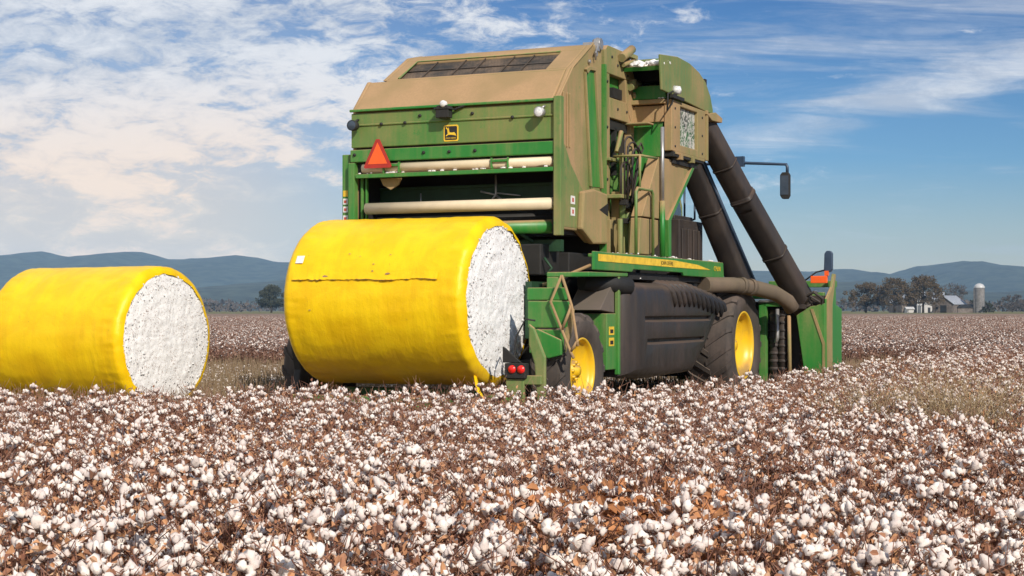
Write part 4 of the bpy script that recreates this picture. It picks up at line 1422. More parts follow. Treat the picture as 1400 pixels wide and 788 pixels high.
dm.tube([(0.99, Yd, 2.06), (0.83, Yd, 1.71), (1.11, Yd, 1.06), (1.16, Yd, 0.96)], 0.020, 8)
dm.tube([(0.99, Yd, 2.06), (1.13, Yd, 1.66), (1.20, Yd, 1.25), (1.22, Yd, 1.12)], 0.020, 8)
dm.tube([(1.13, Yd, 1.66), (0.99, Yd, 1.33)], 0.020, 8)
dm.tube([(1.22, Yd, 1.2), (1.12, Yd, 1.05)], 0.020, 8)
dm.build('folding_ladder', 'dust_mix', P)
tb = MB()
tb.box(0.36, 0.66, -0.62, -0.50, 0.70, 0.90)
tb.prism([(0.32, 1.12), (0.36, 1.10), (0.60, 0.905), (0.36, 0.905), (0.32, 0.905)], -0.60, -0.57, 'y')
tbo = tb.build('tail_light_box', 'dark', P, bevel=0.01)
for x in (0.47, 0.60):
    MB().lathe([(0.0, 0.055), (-0.02, 0.05), (-0.025, 0.001)], (x, -0.621, 0.82), 'y', 16).build('tail_lamp', 'red', tbo)
tp = MB()
tp.box(0.36, 0.62, -0.58, -0.52, 0.30, 0.69)
tp.box(0.60, 0.86, -0.56, -0.50, 0.62, 0.74)
tp.build('light_mount', 'green_dusty', P, bevel=0.01)
wire = MB()
wire.tube([(0.75, -0.5, 1.46), (0.62, -0.52, 1.48), (0.50, -0.55, 1.25), (0.48, -0.57, 1.0), (0.55, -0.57, 0.9)], 0.012, 6)
wire.build('cable', 'dark', P)
cr_ = MB()
cr_.box(-2.75, 0.10, -0.98, -0.84, 0.28, 0.44)
cr_.box(-2.75, 0.10, 0.5, 0.64, 0.34, 0.48)
for x in (-2.5, -1.4, -0.3):
    cr_.box(x - 0.06, x + 0.06, -0.9, 0.9, 0.30, 0.40)
cr_.box(0.10, 0.42, -0.70, -0.55, 0.36, 0.48)
cr_.build('bale_cradle', 'green', P, bevel=0.015)
lh = MB()
lh.prism([(-0.35, 0.42), (-0.25, 0.75), (-0.35, 1.1), (-0.28, 1.42), (-0.15, 1.42), (-0.2, 1.1), (-0.08, 0.75), (0.0, 0.40)], -3.12, -3.0, 'x')
lh.build('side_bumper', 'dark', P, bevel=0.02)


# ------------------------------------------------------------------ round bales
MAT['seam'] = simple('dirty_film_edge', (0.30, 0.16, 0.03), 0.8, var=0.5, scale=6)


def bale(name, loc, rz, L, Rr, label, seed, sticker=None, seam=True, rx=0.0):
    """origin at the centre of the right end face; the bale runs to local -x"""
    root = empty(name, (loc[0], loc[1], 0), rz)
    tag(root, label, 'cotton bale', 'round cotton bales in yellow wrap')
    zc = loc[2]
    nu, nv = 256, 96
    Vn = Vector

    def rad(u, x):
        w = 0.006 * noise.noise(Vn((x * 0.9, math.cos(u) * 1.3, math.sin(u) * 1.3 + seed)))
        w += 0.007 * noise.noise(Vn((x * 4.5 + seed, math.cos(u) * 0.9, math.sin(u) * 0.9)))
        w += 0.006 * noise.noise(Vn((x * 1.5, math.cos(u) * 7, math.sin(u) * 7 + seed)))
        return Rr + w

    def fn(i, j):
        u = 2 * PI * i / nu
        t = j / (nv - 1)
        # profile: lip at left, shoulder, body, shoulder, lip at right
        if t < 0.08:
            q = t / 0.08
            x = -L + 0.02 + 0.13 * (1 - math.cos(q * PI / 2)) - 0.02 * (1 - q)
            k = 0.865 + 0.135 * math.sin(q * PI / 2)
        elif t > 0.92:
            q = (1 - t) / 0.08
            x = -0.02 - 0.10 * (1 - math.cos(q * PI / 2)) + 0.02 * (1 - q)
            k = 0.885 + 0.115 * math.sin(q * PI / 2)
            k += 0.012 * noise.noise(Vn((math.cos(u) * 6, math.sin(u) * 6, seed + 4))) * (1 - q) * 2
            x += 0.02 * noise.noise(Vn((math.cos(u) * 4, math.sin(u) * 4, seed))) * (1 - q)
        else:
            q = (t - 0.08) / 0.84
            x = -L + 0.15 + q * (L - 0.30)
            k = 1.0
        ws = max(0.0, 1 - abs(t - (0.10 if t < 0.5 else 0.90)) / 0.09)
        r_ = rad(u, x) * k + ws * 0.012 * noise.noise(Vn((math.cos(u) * 14, math.sin(u) * 14, x * 2.5 + seed))) + 0.004 * noise.noise(Vn((x * 9, math.cos(u) * 3, math.sin(u) * 3 + seed)))
        return Vn((x, r_ * math.cos(u), r_ * math.sin(u)))
    w = MB().grid(nu, nv, fn, wrap_u=True)
    wo = w.build('wrap', 'wrap', root, loc=(0, 0, zc))

    def face(sgn, x0, k):
        m = MB()
        nr = 34
        rows = []
        for i in range(nr):
            rr = i / (nr - 1)
            rows.append([None] * nu)
            for a in range(nu):
                u = 2 * PI * a / nu
                y, z = math.cos(u) * rr * Rr * k, math.sin(u) * rr * Rr * k
                b_ = 0.05 * (1 - rr ** 3) + 0.013 * noise.fractal(Vn((y * 4, z * 5, seed + sgn)), 1, 2, 4) + 0.003 * math.sin(rr * 40 + u + noise.noise(Vn((y, z, 0))) * 5)
                b_ += 0.006 * noise.noise(Vn((y * 18, z * 18, seed)))
                rows[i][a] = m.bm.verts.new((x0 + sgn * b_, y, z))
        for i in range(1, nr - 1):
            for a in range(nu):
                f = m.bm.faces.new((rows[i][a], rows[i][(a + 1) % nu], rows[i + 1][(a + 1) % nu], rows[i + 1][a]))
                f.smooth = True
        cen = m.bm.verts.new((x0 + sgn * 0.05, 0, 0))
        for a in range(nu):
            m.bm.faces.new((rows[1][a], rows[1][(a + 1) % nu], cen))
        for a in range(nu):
            m.bm.verts.remove(rows[0][a])
        rt_ = random.Random(int(seed * 10) + sgn)
        for q in range(260):                       # loose tufts, thickest round the rim
            rr = 1 - rt_.random() ** 3 * 0.4
            u = rt_.uniform(0, 2 * PI)
            c_ = Vn((x0 + sgn * (0.05 * (1 - rr ** 3) + 0.012), math.cos(u) * rr * Rr * k * 0.985, math.sin(u) * rr * Rr * k * 0.985))
            res = bmesh.ops.create_icosphere(m.bm, subdivisions=2, radius=rt_.uniform(0.005, 0.015), matrix=Matrix.Translation(c_) @ Matrix.Diagonal((0.6, rt_.uniform(0.7, 1.6), rt_.uniform(0.7, 1.6), 1)))
            for v in res['verts']:
                v.co += Vn((rt_.gauss(0, .003), rt_.gauss(0, .004), rt_.gauss(0, .004)))
                for f in v.link_faces:
                    f.smooth = True
        return m.build('cotton_face', 'lint', root, loc=(0, 0, zc))
    face(1, -0.020, 0.90)
    face(-1, -L + 0.055, 0.885)
    # overlapping end of the film: a thin torn lip running along the bale
    if seam:
        rt2 = random.Random(9)
        sm = MB()
        ua = R(180 - 16)
        nn = 60
        rows = []
        for j in range(nn):
            x = -L + 0.18 + (L - 0.55) * j / (nn - 1)
            d = 0.030 * noise.noise(Vn((x * 2.2, seed, 0))) + 0.012 * noise.noise(Vn((x * 25, seed, 0)))
            ring = []
            for du, dr in ((0.0, 0.0), (0.004, 0.032), (0.05, 0.016), (0.10, 0.004)):
                u = PI - R(14) - du + d
                r_ = rad(u, x) + dr * (0.55 + 0.75 * abs(noise.noise(Vn((x * 3.1, seed + 8, 0)))) * 2)
                ring.append(Vn((x, r_ * math.cos(u), r_ * math.sin(u))))
            rows.append(ring)
        for a, b2 in zip(rows[:-1], rows[1:]):
            va = [sm.bm.verts.new(p) for p in a]
            vb = [sm.bm.verts.new(p) for p in b2]
            for q in range(3):
                sm.bm.faces.new((va[q], va[q + 1], vb[q + 1], vb[q]))
        bmesh.ops.remove_doubles(sm.bm, verts=sm.bm.verts[:], dist=1e-5)
        sm.build('film_seam', 'wrap', wo)
        dl = MB()
        q = 0
        while q < nn - 3:
            ln = rt2.randint(2, 7)
            e_ = min(nn - 1, q + ln)
            pl = [rows[i][1] + Vn((0, -0.001, -0.006)) for i in range(q, e_ + 1)]
            dl.tube(pl, [0.0015] + [rt2.uniform(0.003, 0.009) for _ in pl[1:-1]] + [0.0015], 5)
            q = e_ + rt2.randint(0, 3)
        dl.build('seam_dirt', MAT['seam'], wo)
    if sticker:
        xs, us = sticker
        m = MB()
        pts = []
        for x in (xs - 0.06, xs + 0.06):
            for du in (-0.05, 0.05):
                u = us + du
                r_ = Rr + 0.022
                pts.append(m.bm.verts.new((x, r_ * math.cos(u), r_ * math.sin(u))))
        m.bm.faces.new((pts[0], pts[1], pts[3], pts[2]))
        m.build('sticker', 'white', wo)
    return root, wo, rad


b1, b1w, b1rad = bale('carried_bale', (MPOS.x, MPOS.y, 1.72), MROT, 2.78, 1.155, 'yellow wrapped round cotton bale carried on the back of the harvester', 1.0, sticker=(-2.53, PI - R(29)))
tear = MB()
rt = random.Random(3)
for (x, uu, sz) in ((-2.12, PI - R(15), 0.05), (-2.08, PI - R(16.5), 0.035), (-1.12, PI - R(18), 0.03), (-1.36, PI - R(20), 0.02), (-1.14, PI - R(32), 0.012), (-1.78, PI - R(33), 0.016), (-1.6, PI - R(31), 0.012), (-1.36, PI - R(25), 0.014), (-2.3, PI + R(6), 0.015)):
    r_ = 1.155 + 0.016
    c = Vector((x, r_ * math.cos(uu), r_ * math.sin(uu)))
    vs = []
    for k in range(7):
        t = 2 * PI * k / 7
        d = sz * rt.uniform(0.5, 1.2)
        u2 = uu + d * math.sin(t) * 0.5 / r_
        vs.append(tear.bm.verts.new((x + d * math.cos(t) * 1.4, r_ * math.cos(u2), r_ * math.sin(u2))))
    tear.bm.faces.new(vs)
tear.build('film_tear', simple('brown_lint_in_tear', (0.35, 0.2, 0.12), 0.9), b1w)
tail = MB()
tail.tube([(-0.10, -0.55, 0.72), (-0.02, -0.62, 0.52), (0.06, -0.60, 0.42), (0.10, -0.62, 0.34)], [0.05, 0.07, 0.035, 0.01], 6, sx=0.3)
tail.tube([(-0.08, -0.2, 0.66), (0.06, -0.3, 0.60), (0.16, -0.36, 0.68)], [0.04, 0.06, 0.03], 6, sx=0.35)
tail.build('loose_film', 'wrap', b1)

b2_, b2w, b2rad = bale('field_bale', (-5.42, 25.3, 1.14), R(-27.5), 2.80, 1.15, 'yellow wrapped round cotton bale lying in the cotton behind the harvester, left', 7.0, seam=False)

for o in list(P.children_recursive):
    if o.name.split('.')[0] in ('bolt', 'tank_rib', 'picker_drum', 'hydraulic_hose', 'hose_fitting', 'grille_bar', 'base_bracket', 'linkage', 'frame_pipe',
                                'head_strut', 'screen_bolt', 'push_rod', 'bale_cradle', 'frame_column', 'sticker_print', 'chassis_rail', 'folding_ladder'):
        split(o)

# ------------------------------------------------------------------ cotton plants


def mat_boll():
    m, nt, b = newmat('boll_lint')
    oi = N(nt, 'ShaderNodeObjectInfo')
    geo = N(nt, 'ShaderNodeNewGeometry')
    n = N(nt, 'ShaderNodeTexNoise', {'Vector': geo.outputs['Position'], 'Scale': 9.0, 'Detail': 3})
    n2 = N(nt, 'ShaderNodeTexNoise', {'Vector': geo.outputs['Position'], 'Scale': 60.0, 'Detail': 4})
    f = RAMP(nt, M_(nt, 'ADD', M_(nt, 'MULTIPLY', n.outputs[0], 0.7), M_(nt, 'MULTIPLY', geo.outputs['Random Per Island'], 0.3)), 0.35, 0.65)
    c = MIX(nt, f, (0.70, 0.60, 0.55), (0.88, 0.80, 0.73))
    c = MIX(nt, RAMP(nt, n2.outputs[0], 0.62, 0.8, 0, 0.35), c, (0.62, 0.46, 0.34))
    nt.links.new(c, b.inputs['Base Color'])
    b.inputs['Roughness'].default_value = 0.95
    b.inputs['Specular IOR Level'].default_value = 0.1
    bp = N(nt, 'ShaderNodeBump', {'Strength': 0.5, 'Distance': 0.01, 'Height': n2.outputs[0]})
    nt.links.new(bp.outputs[0], b.inputs['Normal'])
    return m


def mat_dry(name, cols):
    m, nt, b = newmat(name)
    geo = N(nt, 'ShaderNodeNewGeometry')
    n = N(nt, 'ShaderNodeTexNoise', {'Vector': geo.outputs['Position'], 'Scale': 1.2, 'Detail': 3})
    f = M_(nt, 'ADD', M_(nt, 'MULTIPLY', geo.outputs['Random Per Island'], 0.65), M_(nt, 'MULTIPLY', n.outputs[0], 0.35))
    cr = nt.nodes.new('ShaderNodeValToRGB')
    el_ = cr.color_ramp.elements
    el_[0].position = 0.1
    el_[0].color = (*cols[0], 1)
    el_[1].position = 0.9
    el_[1].color = (*cols[-1], 1)
    for i, c in enumerate(cols[1:-1]):
        e = el_.new(0.1 + 0.8 * (i + 1) / (len(cols) - 1))
        e.color = (*c, 1)
    nt.links.new(f, cr.inputs[0])
    nt.links.new(cr.outputs[0], b.inputs['Base Color'])
    b.inputs['Roughness'].default_value = 0.8
    b.inputs['Specular IOR Level'].default_value = 0.25
    return m


MAT['boll'] = mat_boll()
MAT['burr'] = mat_dry('dry_burr', [(0.16, 0.075, 0.05), (0.33, 0.17, 0.11), (0.52, 0.32, 0.21)])
MAT['stem'] = mat_dry('cotton_stem', [(0.16, 0.070, 0.048), (0.27, 0.13, 0.09), (0.40, 0.23, 0.16)])
MAT['dry_leaf'] = mat_dry('dry_cotton_leaf', [(0.13, 0.055, 0.036), (0.25, 0.11, 0.068), (0.41, 0.20, 0.115), (0.57, 0.30, 0.15), (0.60, 0.42, 0.30)])
MAT['hazed_leaf'] = mat_dry('hazed_dry_leaf', [(0.15, 0.085, 0.065), (0.28, 0.17, 0.13), (0.40, 0.27, 0.21)])  # far copy of the dry leaf, distance haze mixed into its colour
MAT['straw'] = mat_dry('straw', [(0.22, 0.15, 0.08), (0.36, 0.26, 0.15), (0.46, 0.35, 0.21)])
MAT['weeds'] = mat_dry('dry_weeds', [(0.14, 0.09, 0.055), (0.26, 0.18, 0.11), (0.24, 0.20, 0.10)])


def add_boll(bm, M, size, r, sub=2, mi_l=0, mi_b=1, burr=True):
    """an open boll: four or five lint locks bulging out of a split brown burr"""
    nl = r.choice((4, 4, 5))
    ph = r.uniform(0, 6)
    if sub >= 1:
        open_ = r.uniform(0.45, 0.85)
        for i in range(nl):
            a = ph + 2 * PI * i / nl + r.uniform(-0.25, 0.25)
            c = Vector((math.cos(a) * open_, math.sin(a) * open_, r.uniform(-0.35, 0.45)))
            rr = r.uniform(0.40, 0.66)
            off = r.uniform(0, 100)
            el = Vector((1, 1, 1)) * rr
            el.z *= r.uniform(0.8, 1.9)
            el.x *= r.uniform(0.75, 1.25)
            res = bmesh.ops.create_icosphere(bm, subdivisions=sub, radius=1.0)
            for v in res['verts']:
                p = v.co.copy()
                k = 1 + 0.50 * noise.noise(p * 1.9 + Vector((off, 0, 0))) + 0.40 * noise.noise(p * 4.6 + Vector((0, off, 0)))
                v.co = M @ ((c + Vector((p.x * el.x, p.y * el.y, p.z * el.z)) * k) * size)
            for f in {f for v in res['verts'] for f in v.link_faces}:
                f.smooth = True
                f.material_index = mi_l
    else:
        q = [Vector((math.cos(ph + i * PI / 2), math.sin(ph + i * PI / 2), r.uniform(-0.2, 0.2))) for i in range(4)] + [Vector((0, 0, 0.95)), Vector((0, 0, -0.8))]
        vs = [bm.verts.new(M @ (p * size * r.uniform(0.8, 1.15))) for p in q]
        for i in range(4):
            for t in (4, 5):
                f = bm.faces.new((vs[i], vs[(i + 1) % 4], vs[t]))
                f.material_index = mi_l
                f.smooth = True
    if burr:
        for i in range(nl):
            a = ph + 2 * PI * i / nl
            d = Vector((math.cos(a), math.sin(a), 0))
            s_ = Vector((-math.sin(a), math.cos(a), 0))
            pts = [Vector((0, 0, -0.75)) - s_ * 0.12, d * 0.75 + Vector((0, 0, -0.55)) - s_ * 0.38, d * r.uniform(1.35, 1.9) + Vector((0, 0, r.uniform(-0.2, 0.5))), d * 0.75 + Vector((0, 0, -0.55)) + s_ * 0.38]
            f = bm.faces.new([bm.verts.new(M @ (p * size)) for p in pts])
            f.material_index = mi_b


def boll_mesh(seed, sub):
    r_ = random.Random(seed)
    m = MB()
    add_boll(m.bm, Matrix.Identity(4), 0.031, r_, sub)
    return m.mesh('boll', ['boll', 'burr'], fix=False)


NB = 10
BOLLS = [boll_mesh(100 + i, 2) for i in range(NB)]


def plan_plant(seed, height=0.74, nb=13, spread=0.20):
    """branch and boll layout of one plant"""
    r_ = random.Random(seed)
    lean = Vector((r_.uniform(-0.06, 0.06), r_.uniform(-0.06, 0.06), 0))
    main = [Vector((0, 0, 0)), lean * 0.5 + Vector((0, 0, height * 0.5)), lean + Vector((0, 0, height * r_.uniform(0.86, 0.98)))]

    def on_main(t):
        return main[0].lerp(main[1], t * 2) if t < 0.5 else main[1].lerp(main[2], t * 2 - 1)
    branches, bolls = [], []
    n = r_.randint(9, 12)
    a0_ = r_.uniform(0, 6)
    for i in range(n):
        t = 0.22 + 0.78 * i / (n - 1)
        a = a0_ + i * 2.4 + r_.uniform(-0.3, 0.3)
        ln = spread * (1.25 - 0.85 * t) * r_.uniform(0.7, 1.2)
        p0 = on_main(t)
        d = Vector((math.cos(a), math.sin(a), 0))
        p1 = p0 + d * ln * 0.5 + Vector((0, 0, ln * 0.35))
        p2 = p0 + d * ln + Vector((0, 0, ln * r_.uniform(0.35, 0.8)))
        branches.append([p0, p1, p2])
        bolls.append((p2, a))
        if r_.random() < 0.6:
            bolls.append((p1 + Vector((0, 0, 0.03)), a + 1))
    bolls.append((main[2] + Vector((0, 0, 0.01)), 0))
    bolls.sort(key=lambda q: -q[0].z)
    bolls = bolls[:max(nb, 1)]
    out = []
    for p, a in bolls:
        tilt = Euler((r_.uniform(-0.7, 0.7), r_.uniform(-0.7, 0.7), r_.uniform(0, 6)))
        out.append((p, tilt, r_.choice((r_.uniform(0.45, 0.8), r_.uniform(0.75, 1.2))), r_.randrange(NB)))
    return main, branches, out, r_


def stem_into(m, main, branches, n=4, mi=0, r0=0.007):
    m.tube(main, [r0, r0 * 0.8, r0 * 0.45], n, mi=mi)
    for b_ in branches:
        m.tube(b_, [r0 * 0.5, r0 * 0.4, r0 * 0.3], 3, mi=mi)


def leaves_into(m, branches, main, r_, count, size=0.035, mi=0):
    for k in range(count):
        b_ = r_.choice(branches)
        t = r_.random()
        p = b_[0].lerp(b_[2], t) + Vector((r_.gauss(0, 0.035), r_.gauss(0, 0.035), r_.gauss(-0.01, 0.035)))
        q = Euler((r_.gauss(0, 0.9), r_.gauss(0, 0.9), r_.uniform(0, 6.3))).to_matrix()
        s_ = size * r_.uniform(0.45, 1.25)
        cup = r_.uniform(0.2, 0.7)
        # a crumpled leaf: centre line with two raised halves
        pts = [(-1, 0, 0), (-0.2, -0.75, cup), (0.9, -0.35, cup * 0.3), (1.1, 0.05, -0.2), (0.5, 0.7, cup), (-0.4, 0.6, cup * 0.8)]
        vs = [m.bm.verts.new(p + q @ (Vector(a) * s_)) for a in pts]
        c_ = m.bm.verts.new(p + q @ Vector((0.1 * s_, 0, 0)))
        for i in range(6):
            f = m.bm.faces.new((vs[i], vs[(i + 1) % 6], c_))
            f.material_index = mi


def twigs_into(m, main, r_, count, mi=0):
    for k in range(count):
        a = r_.uniform(0, 6.3)
        rr = r_.uniform(0.02, 0.2)
        p = Vector((math.cos(a) * rr, math.sin(a) * rr, r_.uniform(0.25, 0.68)))
        d = Vector((r_.gauss(0, 0.5), r_.gauss(0, 0.5), r_.uniform(0.2, 1))).normalized() * r_.uniform(0.06, 0.16)
        m.tube([p, p + d], [0.0028, 0.0014], 3, mi=mi)


# near variants: separate stem, foliage, bolls
NEARV = []
for i in range(8):
    main, br_, bolls_, r_ = plan_plant(200 + i, height=0.66 + 0.02 * (i % 4), nb=18 if i % 4 else 9)
    m = MB()
    stem_into(m, main, br_, 5)
    twigs_into(m, main, r_, 34)
    me_s = m.mesh('stem', 'stem')
    m = MB()
    leaves_into(m, br_, main, r_, 150, 0.0165)
    me_l = m.mesh('foliage', 'dry_leaf', fix=False)
    NEARV.append((me_s, me_l, bolls_))


def merged_variant(seed, lod, nb, height=0.74, leaves=30, tw=12, leaf_size=0.018, bsize=0.031, spread=0.2, r0=0.007):
    main, br_, bolls_, r_ = plan_plant(seed, height=height, nb=nb, spread=spread)
    m = MB()
    stem_into(m, main, br_, 3, mi=2, r0=r0)
    twigs_into(m, main, r_, tw, mi=2)
    leaves_into(m, br_, main, r_, leaves, leaf_size, mi=3)
    for p, e, s_, k in bolls_:
        if nb == 0:
            break
        add_boll(m.bm, Matrix.Translation(p) @ e.to_matrix().to_4x4(), bsize * s_, r_, sub=1 if lod == 0 else 0, burr=lod == 0)
    me = m.mesh('cotton_plant_source', ['boll', 'burr', 'stem', 'dry_leaf' if lod == 0 else 'hazed_leaf'], fix=False)
    return bpy.data.objects.new('cotton_plant_source', me)


def source_collection(name, objs):
    c = bpy.data.collections.new(name)
    for o in objs:
        c.objects.link(o)
    return c


main, br_, bolls_, r_ = plan_plant(260, height=0.64, nb=3)
m = MB()
stem_into(m, main, br_, 5)
twigs_into(m, main, r_, 40)
me_s = m.mesh('stem', 'stem')
m = MB()
leaves_into(m, br_, main, r_, 230, 0.024)
NEARV.append((me_s, m.mesh('foliage', simple('orange_cotton_leaf', (0.46, 0.20, 0.08), 0.8, var=0.35, scale=6), fix=False), bolls_))


C_MID = source_collection('mid_plants', [merged_variant(300 + i, 0, 15, height=0.66 + 0.02 * (i % 3), leaves=120, tw=34) for i in range(5)] +
                          [merged_variant(320 + i, 0, 6, height=0.70, leaves=100, tw=60, leaf_size=0.016, bsize=0.024) for i in range(3)])
C_FAR = source_collection('far_plants', [merged_variant(340 + i, 1, 12, leaves=40, tw=16, height=0.72, leaf_size=0.04, bsize=0.030, spread=0.3, r0=0.01) for i in range(4)] +
                          [merged_variant(350 + i, 1, 5, leaves=40, tw=24, height=0.72, leaf_size=0.035, bsize=0.028, spread=0.3, r0=0.01) for i in range(3)])


def stubble_variant(seed):
    r_ = random.Random(seed)
    m = MB()
    for k in range(9):
        a = r_.uniform(0, 6.3)
        p = Vector((r_.gauss(0, 0.12), r_.gauss(0, 0.12), 0))
        h_ = r_.uniform(0.12, 0.38)
        m.tube([p, p + Vector((r_.gauss(0, 0.05), r_.gauss(0, 0.05), h_))], [0.005, 0.003], 3)
    for k in range(26):
        p = Vector((r_.gauss(0, 0.2), r_.gauss(0, 0.2), 0))
        t_ = p + Vector((r_.gauss(0, 0.06), r_.gauss(0, 0.06), r_.uniform(0.05, 0.24)))
        w = Vector((r_.gauss(0, 1), r_.gauss(0, 1), 0)).normalized() * 0.006
        f = m.bm.faces.new([m.bm.verts.new(q) for q in (p - w, p + w, t_)])
        f.material_index = 1
    for k in range(7):
        c = Vector((r_.gauss(0, 0.3), r_.gauss(0, 0.3), r_.uniform(0.0, 0.16)))
        res = bmesh.ops.create_icosphere(m.bm, subdivisions=1, radius=r_.uniform(0.010, 0.024), matrix=Matrix.Translation(c) @ Matrix.Diagonal((1.5, 1, 0.8, 1)))
        for v in res['verts']:
            for f in v.link_faces:
                f.material_index = 2
    return bpy.data.objects.new('stubble_source', m.mesh('stubble_source', ['weeds', 'weeds', 'boll'], fix=False))


C_STUB = source_collection('stubble_plants', [stubble_variant(400 + i) for i in range(5)])


def scatter(name, pts, coll, mats_ok=True):
    """pts: (x, y, z, rotz, scale, index) -> one stuff object that instances the sources"""
    me = bpy.data.meshes.new(name)
    me.vertices.add(len(pts))
    me.vertices.foreach_set('co', [c for p in pts for c in p[:3]])
    ra = me.attributes.new('rot', 'FLOAT_VECTOR', 'POINT')
    ra.data.foreach_set('vector', [c for p in pts for c in (0.0, 0.0, p[3])])
    sa = me.attributes.new('scl', 'FLOAT', 'POINT')
    sa.data.foreach_set('value', [p[4] for p in pts])
    ia = me.attributes.new('idx', 'INT', 'POINT')
    ia.data.foreach_set('value', [p[5] for p in pts])
    o = bpy.data.objects.new(name, me)
    scene.collection.objects.link(o)
    ng = bpy.data.node_groups.new(name + '_nodes', 'GeometryNodeTree')
    ng.interface.new_socket('Geometry', in_out='INPUT', socket_type='NodeSocketGeometry')
    ng.interface.new_socket('Geometry', in_out='OUTPUT', socket_type='NodeSocketGeometry')
    gi = ng.nodes.new('NodeGroupInput')
    go = ng.nodes.new('NodeGroupOutput')
    ci = ng.nodes.new('GeometryNodeCollectionInfo')
    ci.inputs['Collection'].default_value = coll
    ci.inputs['Separate Children'].default_value = True
    ci.inputs['Reset Children'].default_value = True
    ip = ng.nodes.new('GeometryNodeInstanceOnPoints')
    ip.inputs['Pick Instance'].default_value = True
    L = ng.links

    def attr(nm, ty):
        a = ng.nodes.new('GeometryNodeInputNamedAttribute')
        a.data_type = ty
        a.inputs['Name'].default_value = nm
        return a.outputs['Attribute']
    L.new(gi.outputs[0], ip.inputs['Points'])
    L.new(ci.outputs[0], ip.inputs['Instance'])
    L.new(attr('idx', 'INT'), ip.inputs['Instance Index'])
    L.new(attr('rot', 'FLOAT_VECTOR'), ip.inputs['Rotation'])
    L.new(attr('scl', 'FLOAT'), ip.inputs['Scale'])
    L.new(ip.outputs[0], go.inputs[0])
    md = o.modifiers.new('scatter', 'NODES')
    md.node_group = ng
    return o


def dens(x, y):
    """0..1: how well the cotton stands here (patches of thin, weedy growth)"""
    n_ = noise.noise(Vector((x * 0.55, y * 0.40, 3.3))) * 0.6 + noise.noise(Vector((x * 1.6, y * 1.3, 9.1))) * 0.4
    return 0.5 + n_ * 0.9


HALF = 0.345
near, mid, weedy = [], [], []
y = 4.5
cell = 0.29
while y < 19.5:
    x = -(HALF * y + 0.35)
    while x < HALF * y + 0.35:
        px = x + rnd.uniform(-0.12, 0.12)
        py = y + rnd.uniform(-0.12, 0.12)
        edge = 18.0 + 0.6 * noise.noise(Vector((px * 0.8, 0, 5)))
        mx, my = to_machine(px, py)
        if py < edge or px > 3.2 and not (-4.4 < mx < 1.9 and my > -0.6):
            d = dens(px, py)
            near.append((math.hypot(px, py), px, py, d))
        x += cell
    y += cell
near.sort()
fixed = near[:300]
rest = near[300:]
PG = 'cotton plants of the nearest rows'
for k, (dd, px, py, d) in enumerate(fixed):
    e = empty('cotton_plant', (px, py, 0), rnd.uniform(0, 6.28))
    sc = rnd.uniform(0.86, 1.12)
    e.scale = (sc, sc, sc)
    tag(e, 'dry brown cotton plant with open white bolls in the rows nearest the viewer', 'cotton plant', PG)
    v = rnd.choice((1, 2, 3, 5, 6, 7)) if d > 0.36 else rnd.choice((0, 4))
    if ((px - 0.50) / 0.62) ** 2 + ((py - 7.9) / 0.75) ** 2 < 1 + rnd.uniform(-0.3, 0.3):
        v = 8
    ms, ml, bl_ = NEARV[v]
    for nm, me in (('stem', ms), ('foliage', ml)):
        o = bpy.data.objects.new(nm, me)
        scene.collection.objects.link(o)
        o.parent = e
    for (p, eu, s_, kk) in bl_:
        o = bpy.data.objects.new('boll', BOLLS[(kk + k) % NB])
        scene.collection.objects.link(o)
        o.parent = e
        o.location = p
        o.rotation_euler = eu
        o.scale = (s_, s_, s_)

pts = []
for (dd, px, py, d) in rest:
    lf = max(0, min(1, (-px - 1.0) / 2.0)) * max(0, 1 - abs(py - 13.5) / 4)     # thin twiggy patch left of centre
    far_ = max(0, (py - 11.5) / 6) * (0.34 if px < -0.6 else 0.12)
    thin = d - lf * 0.25 - far_ < 0.38
    pts.append((px, py, 0, rnd.uniform(0, 6.28), rnd.uniform(0.86, 1.12), rnd.randrange(5, 8) if thin else rnd.randrange(5)))
# cotton beyond, right of the harvester
pr_ = random.Random(21)


def zone_c(px, py):
    mx, my = to_machine(px, py)
    if py > 43 + 2 * noise.noise(Vector((px * 0.1, 0, 0))):
        return True
    return mx > 3.0 and py > 18


y = 18.2
far = []
while y < 200:
    st_ = 0.33 if y < 45 else (0.42 if y < 75 else (0.6 if y < 120 else 0.95))
    x = -(HALF * y + 1)
    while x < HALF * y + 1:
        px = x + pr_.uniform(-.5, .5) * st_
        py = y + pr_.uniform(-.5, .5) * st_
        if zone_c(px, py):
            nn_ = noise.noise(Vector((px * 0.05, py * 0.05, 1))) + 0.5 * noise.noise(Vector((px * 0.3, py * 0.2, 2)))
            weed = 0.22 if py > 43 else 0.62
            thin = nn_ * 0.5 + pr_.random() < weed
            if py < 36:
                pts.append((px, py, 0, pr_.uniform(0, 6.28), pr_.uniform(0.8, 1.05), pr_.randrange(5, 8) if thin or pr_.random() < .4 else pr_.randrange(5)))
            else:
                far.append((px, py, 0, pr_.uniform(0, 6.28), pr_.uniform(0.8, 1.08) * (1 if y < 120 else 1.15), pr_.randrange(4, 7) if thin else pr_.randrange(4)))
        x += st_
    y += st_
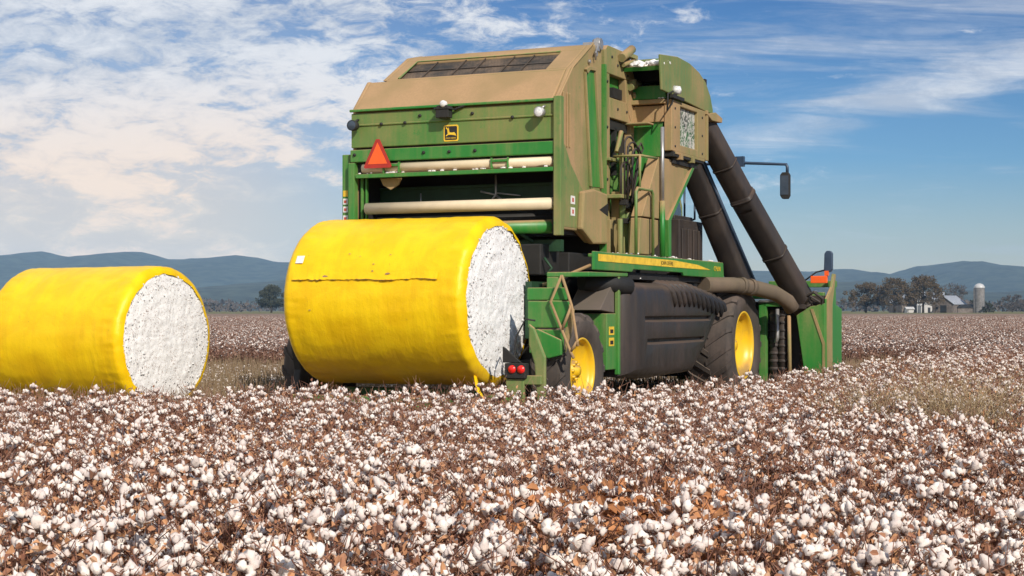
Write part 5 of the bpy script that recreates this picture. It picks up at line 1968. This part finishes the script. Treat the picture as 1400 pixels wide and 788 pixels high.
tag(scatter('cotton_rows', pts, C_MID), 'dense brown cotton with white bolls filling the field before the harvester', 'cotton', kind='stuff')
tag(scatter('cotton_rows', far, C_FAR), 'far cotton rows reaching towards the farm and hills', 'cotton', kind='stuff')
# harvested strip under and around the machine
stub = []
for k in range(9000):
    py = pr_.uniform(17.5, 47)
    px = pr_.uniform(-HALF * py - 1, HALF * py + 1)
    mx, my = to_machine(px, py)
    if mx < 3.3:
        stub.append((px, py, 0, pr_.uniform(0, 6.28), pr_.uniform(0.7, 1.3), pr_.randrange(5)))
tag(scatter('stubble', stub, C_STUB), 'cut cotton stalks and dry weeds on the harvested strip', 'stubble', kind='stuff')


# one big tuft of pale dry grass on the right
def grass_tuft(x, y, h, w, n, seed, label):
    r_ = random.Random(seed)
    m = MB()
    for k in range(n):
        p = Vector((r_.gauss(0, w * 0.35), r_.gauss(0, w * 0.35), 0))
        d = Vector((r_.gauss(0, 0.2), r_.gauss(0, 0.2), 1))
        hh = h * r_.uniform(0.5, 1.1)
        pts_ = [p, p + d * hh * 0.5, p + Vector((d.x * 1.7, d.y * 1.7, 0.95)) * hh]
        wv = Vector((r_.gauss(0, 1), r_.gauss(0, 1), 0)).normalized() * 0.0045
        a = [m.bm.verts.new(pts_[0] - wv), m.bm.verts.new(pts_[0] + wv), m.bm.verts.new(pts_[1] + wv * 0.8), m.bm.verts.new(pts_[1] - wv * 0.8), m.bm.verts.new(pts_[2])]
        m.bm.faces.new(a[:4])
        m.bm.faces.new((a[3], a[2], a[4]))
        for q in range(3):
            c = pts_[1].lerp(pts_[2], r_.uniform(0.3, 1))
            leaf_quad(m.bm, c, 0.009, r_)
    o = m.build('dry_grass_tuft', 'straw', loc=(x, y, 0), fix=False)
    return tag(o, label, 'grass tuft')


grass_tuft(4.05, 14.4, 1.12, 0.75, 1100, 1, 'tall pale straw grass tuft standing above the cotton on the right')
grass_tuft(3.55, 15.6, 0.98, 0.6, 600, 2, 'shorter straw grass tuft just left of the tall one in the cotton')
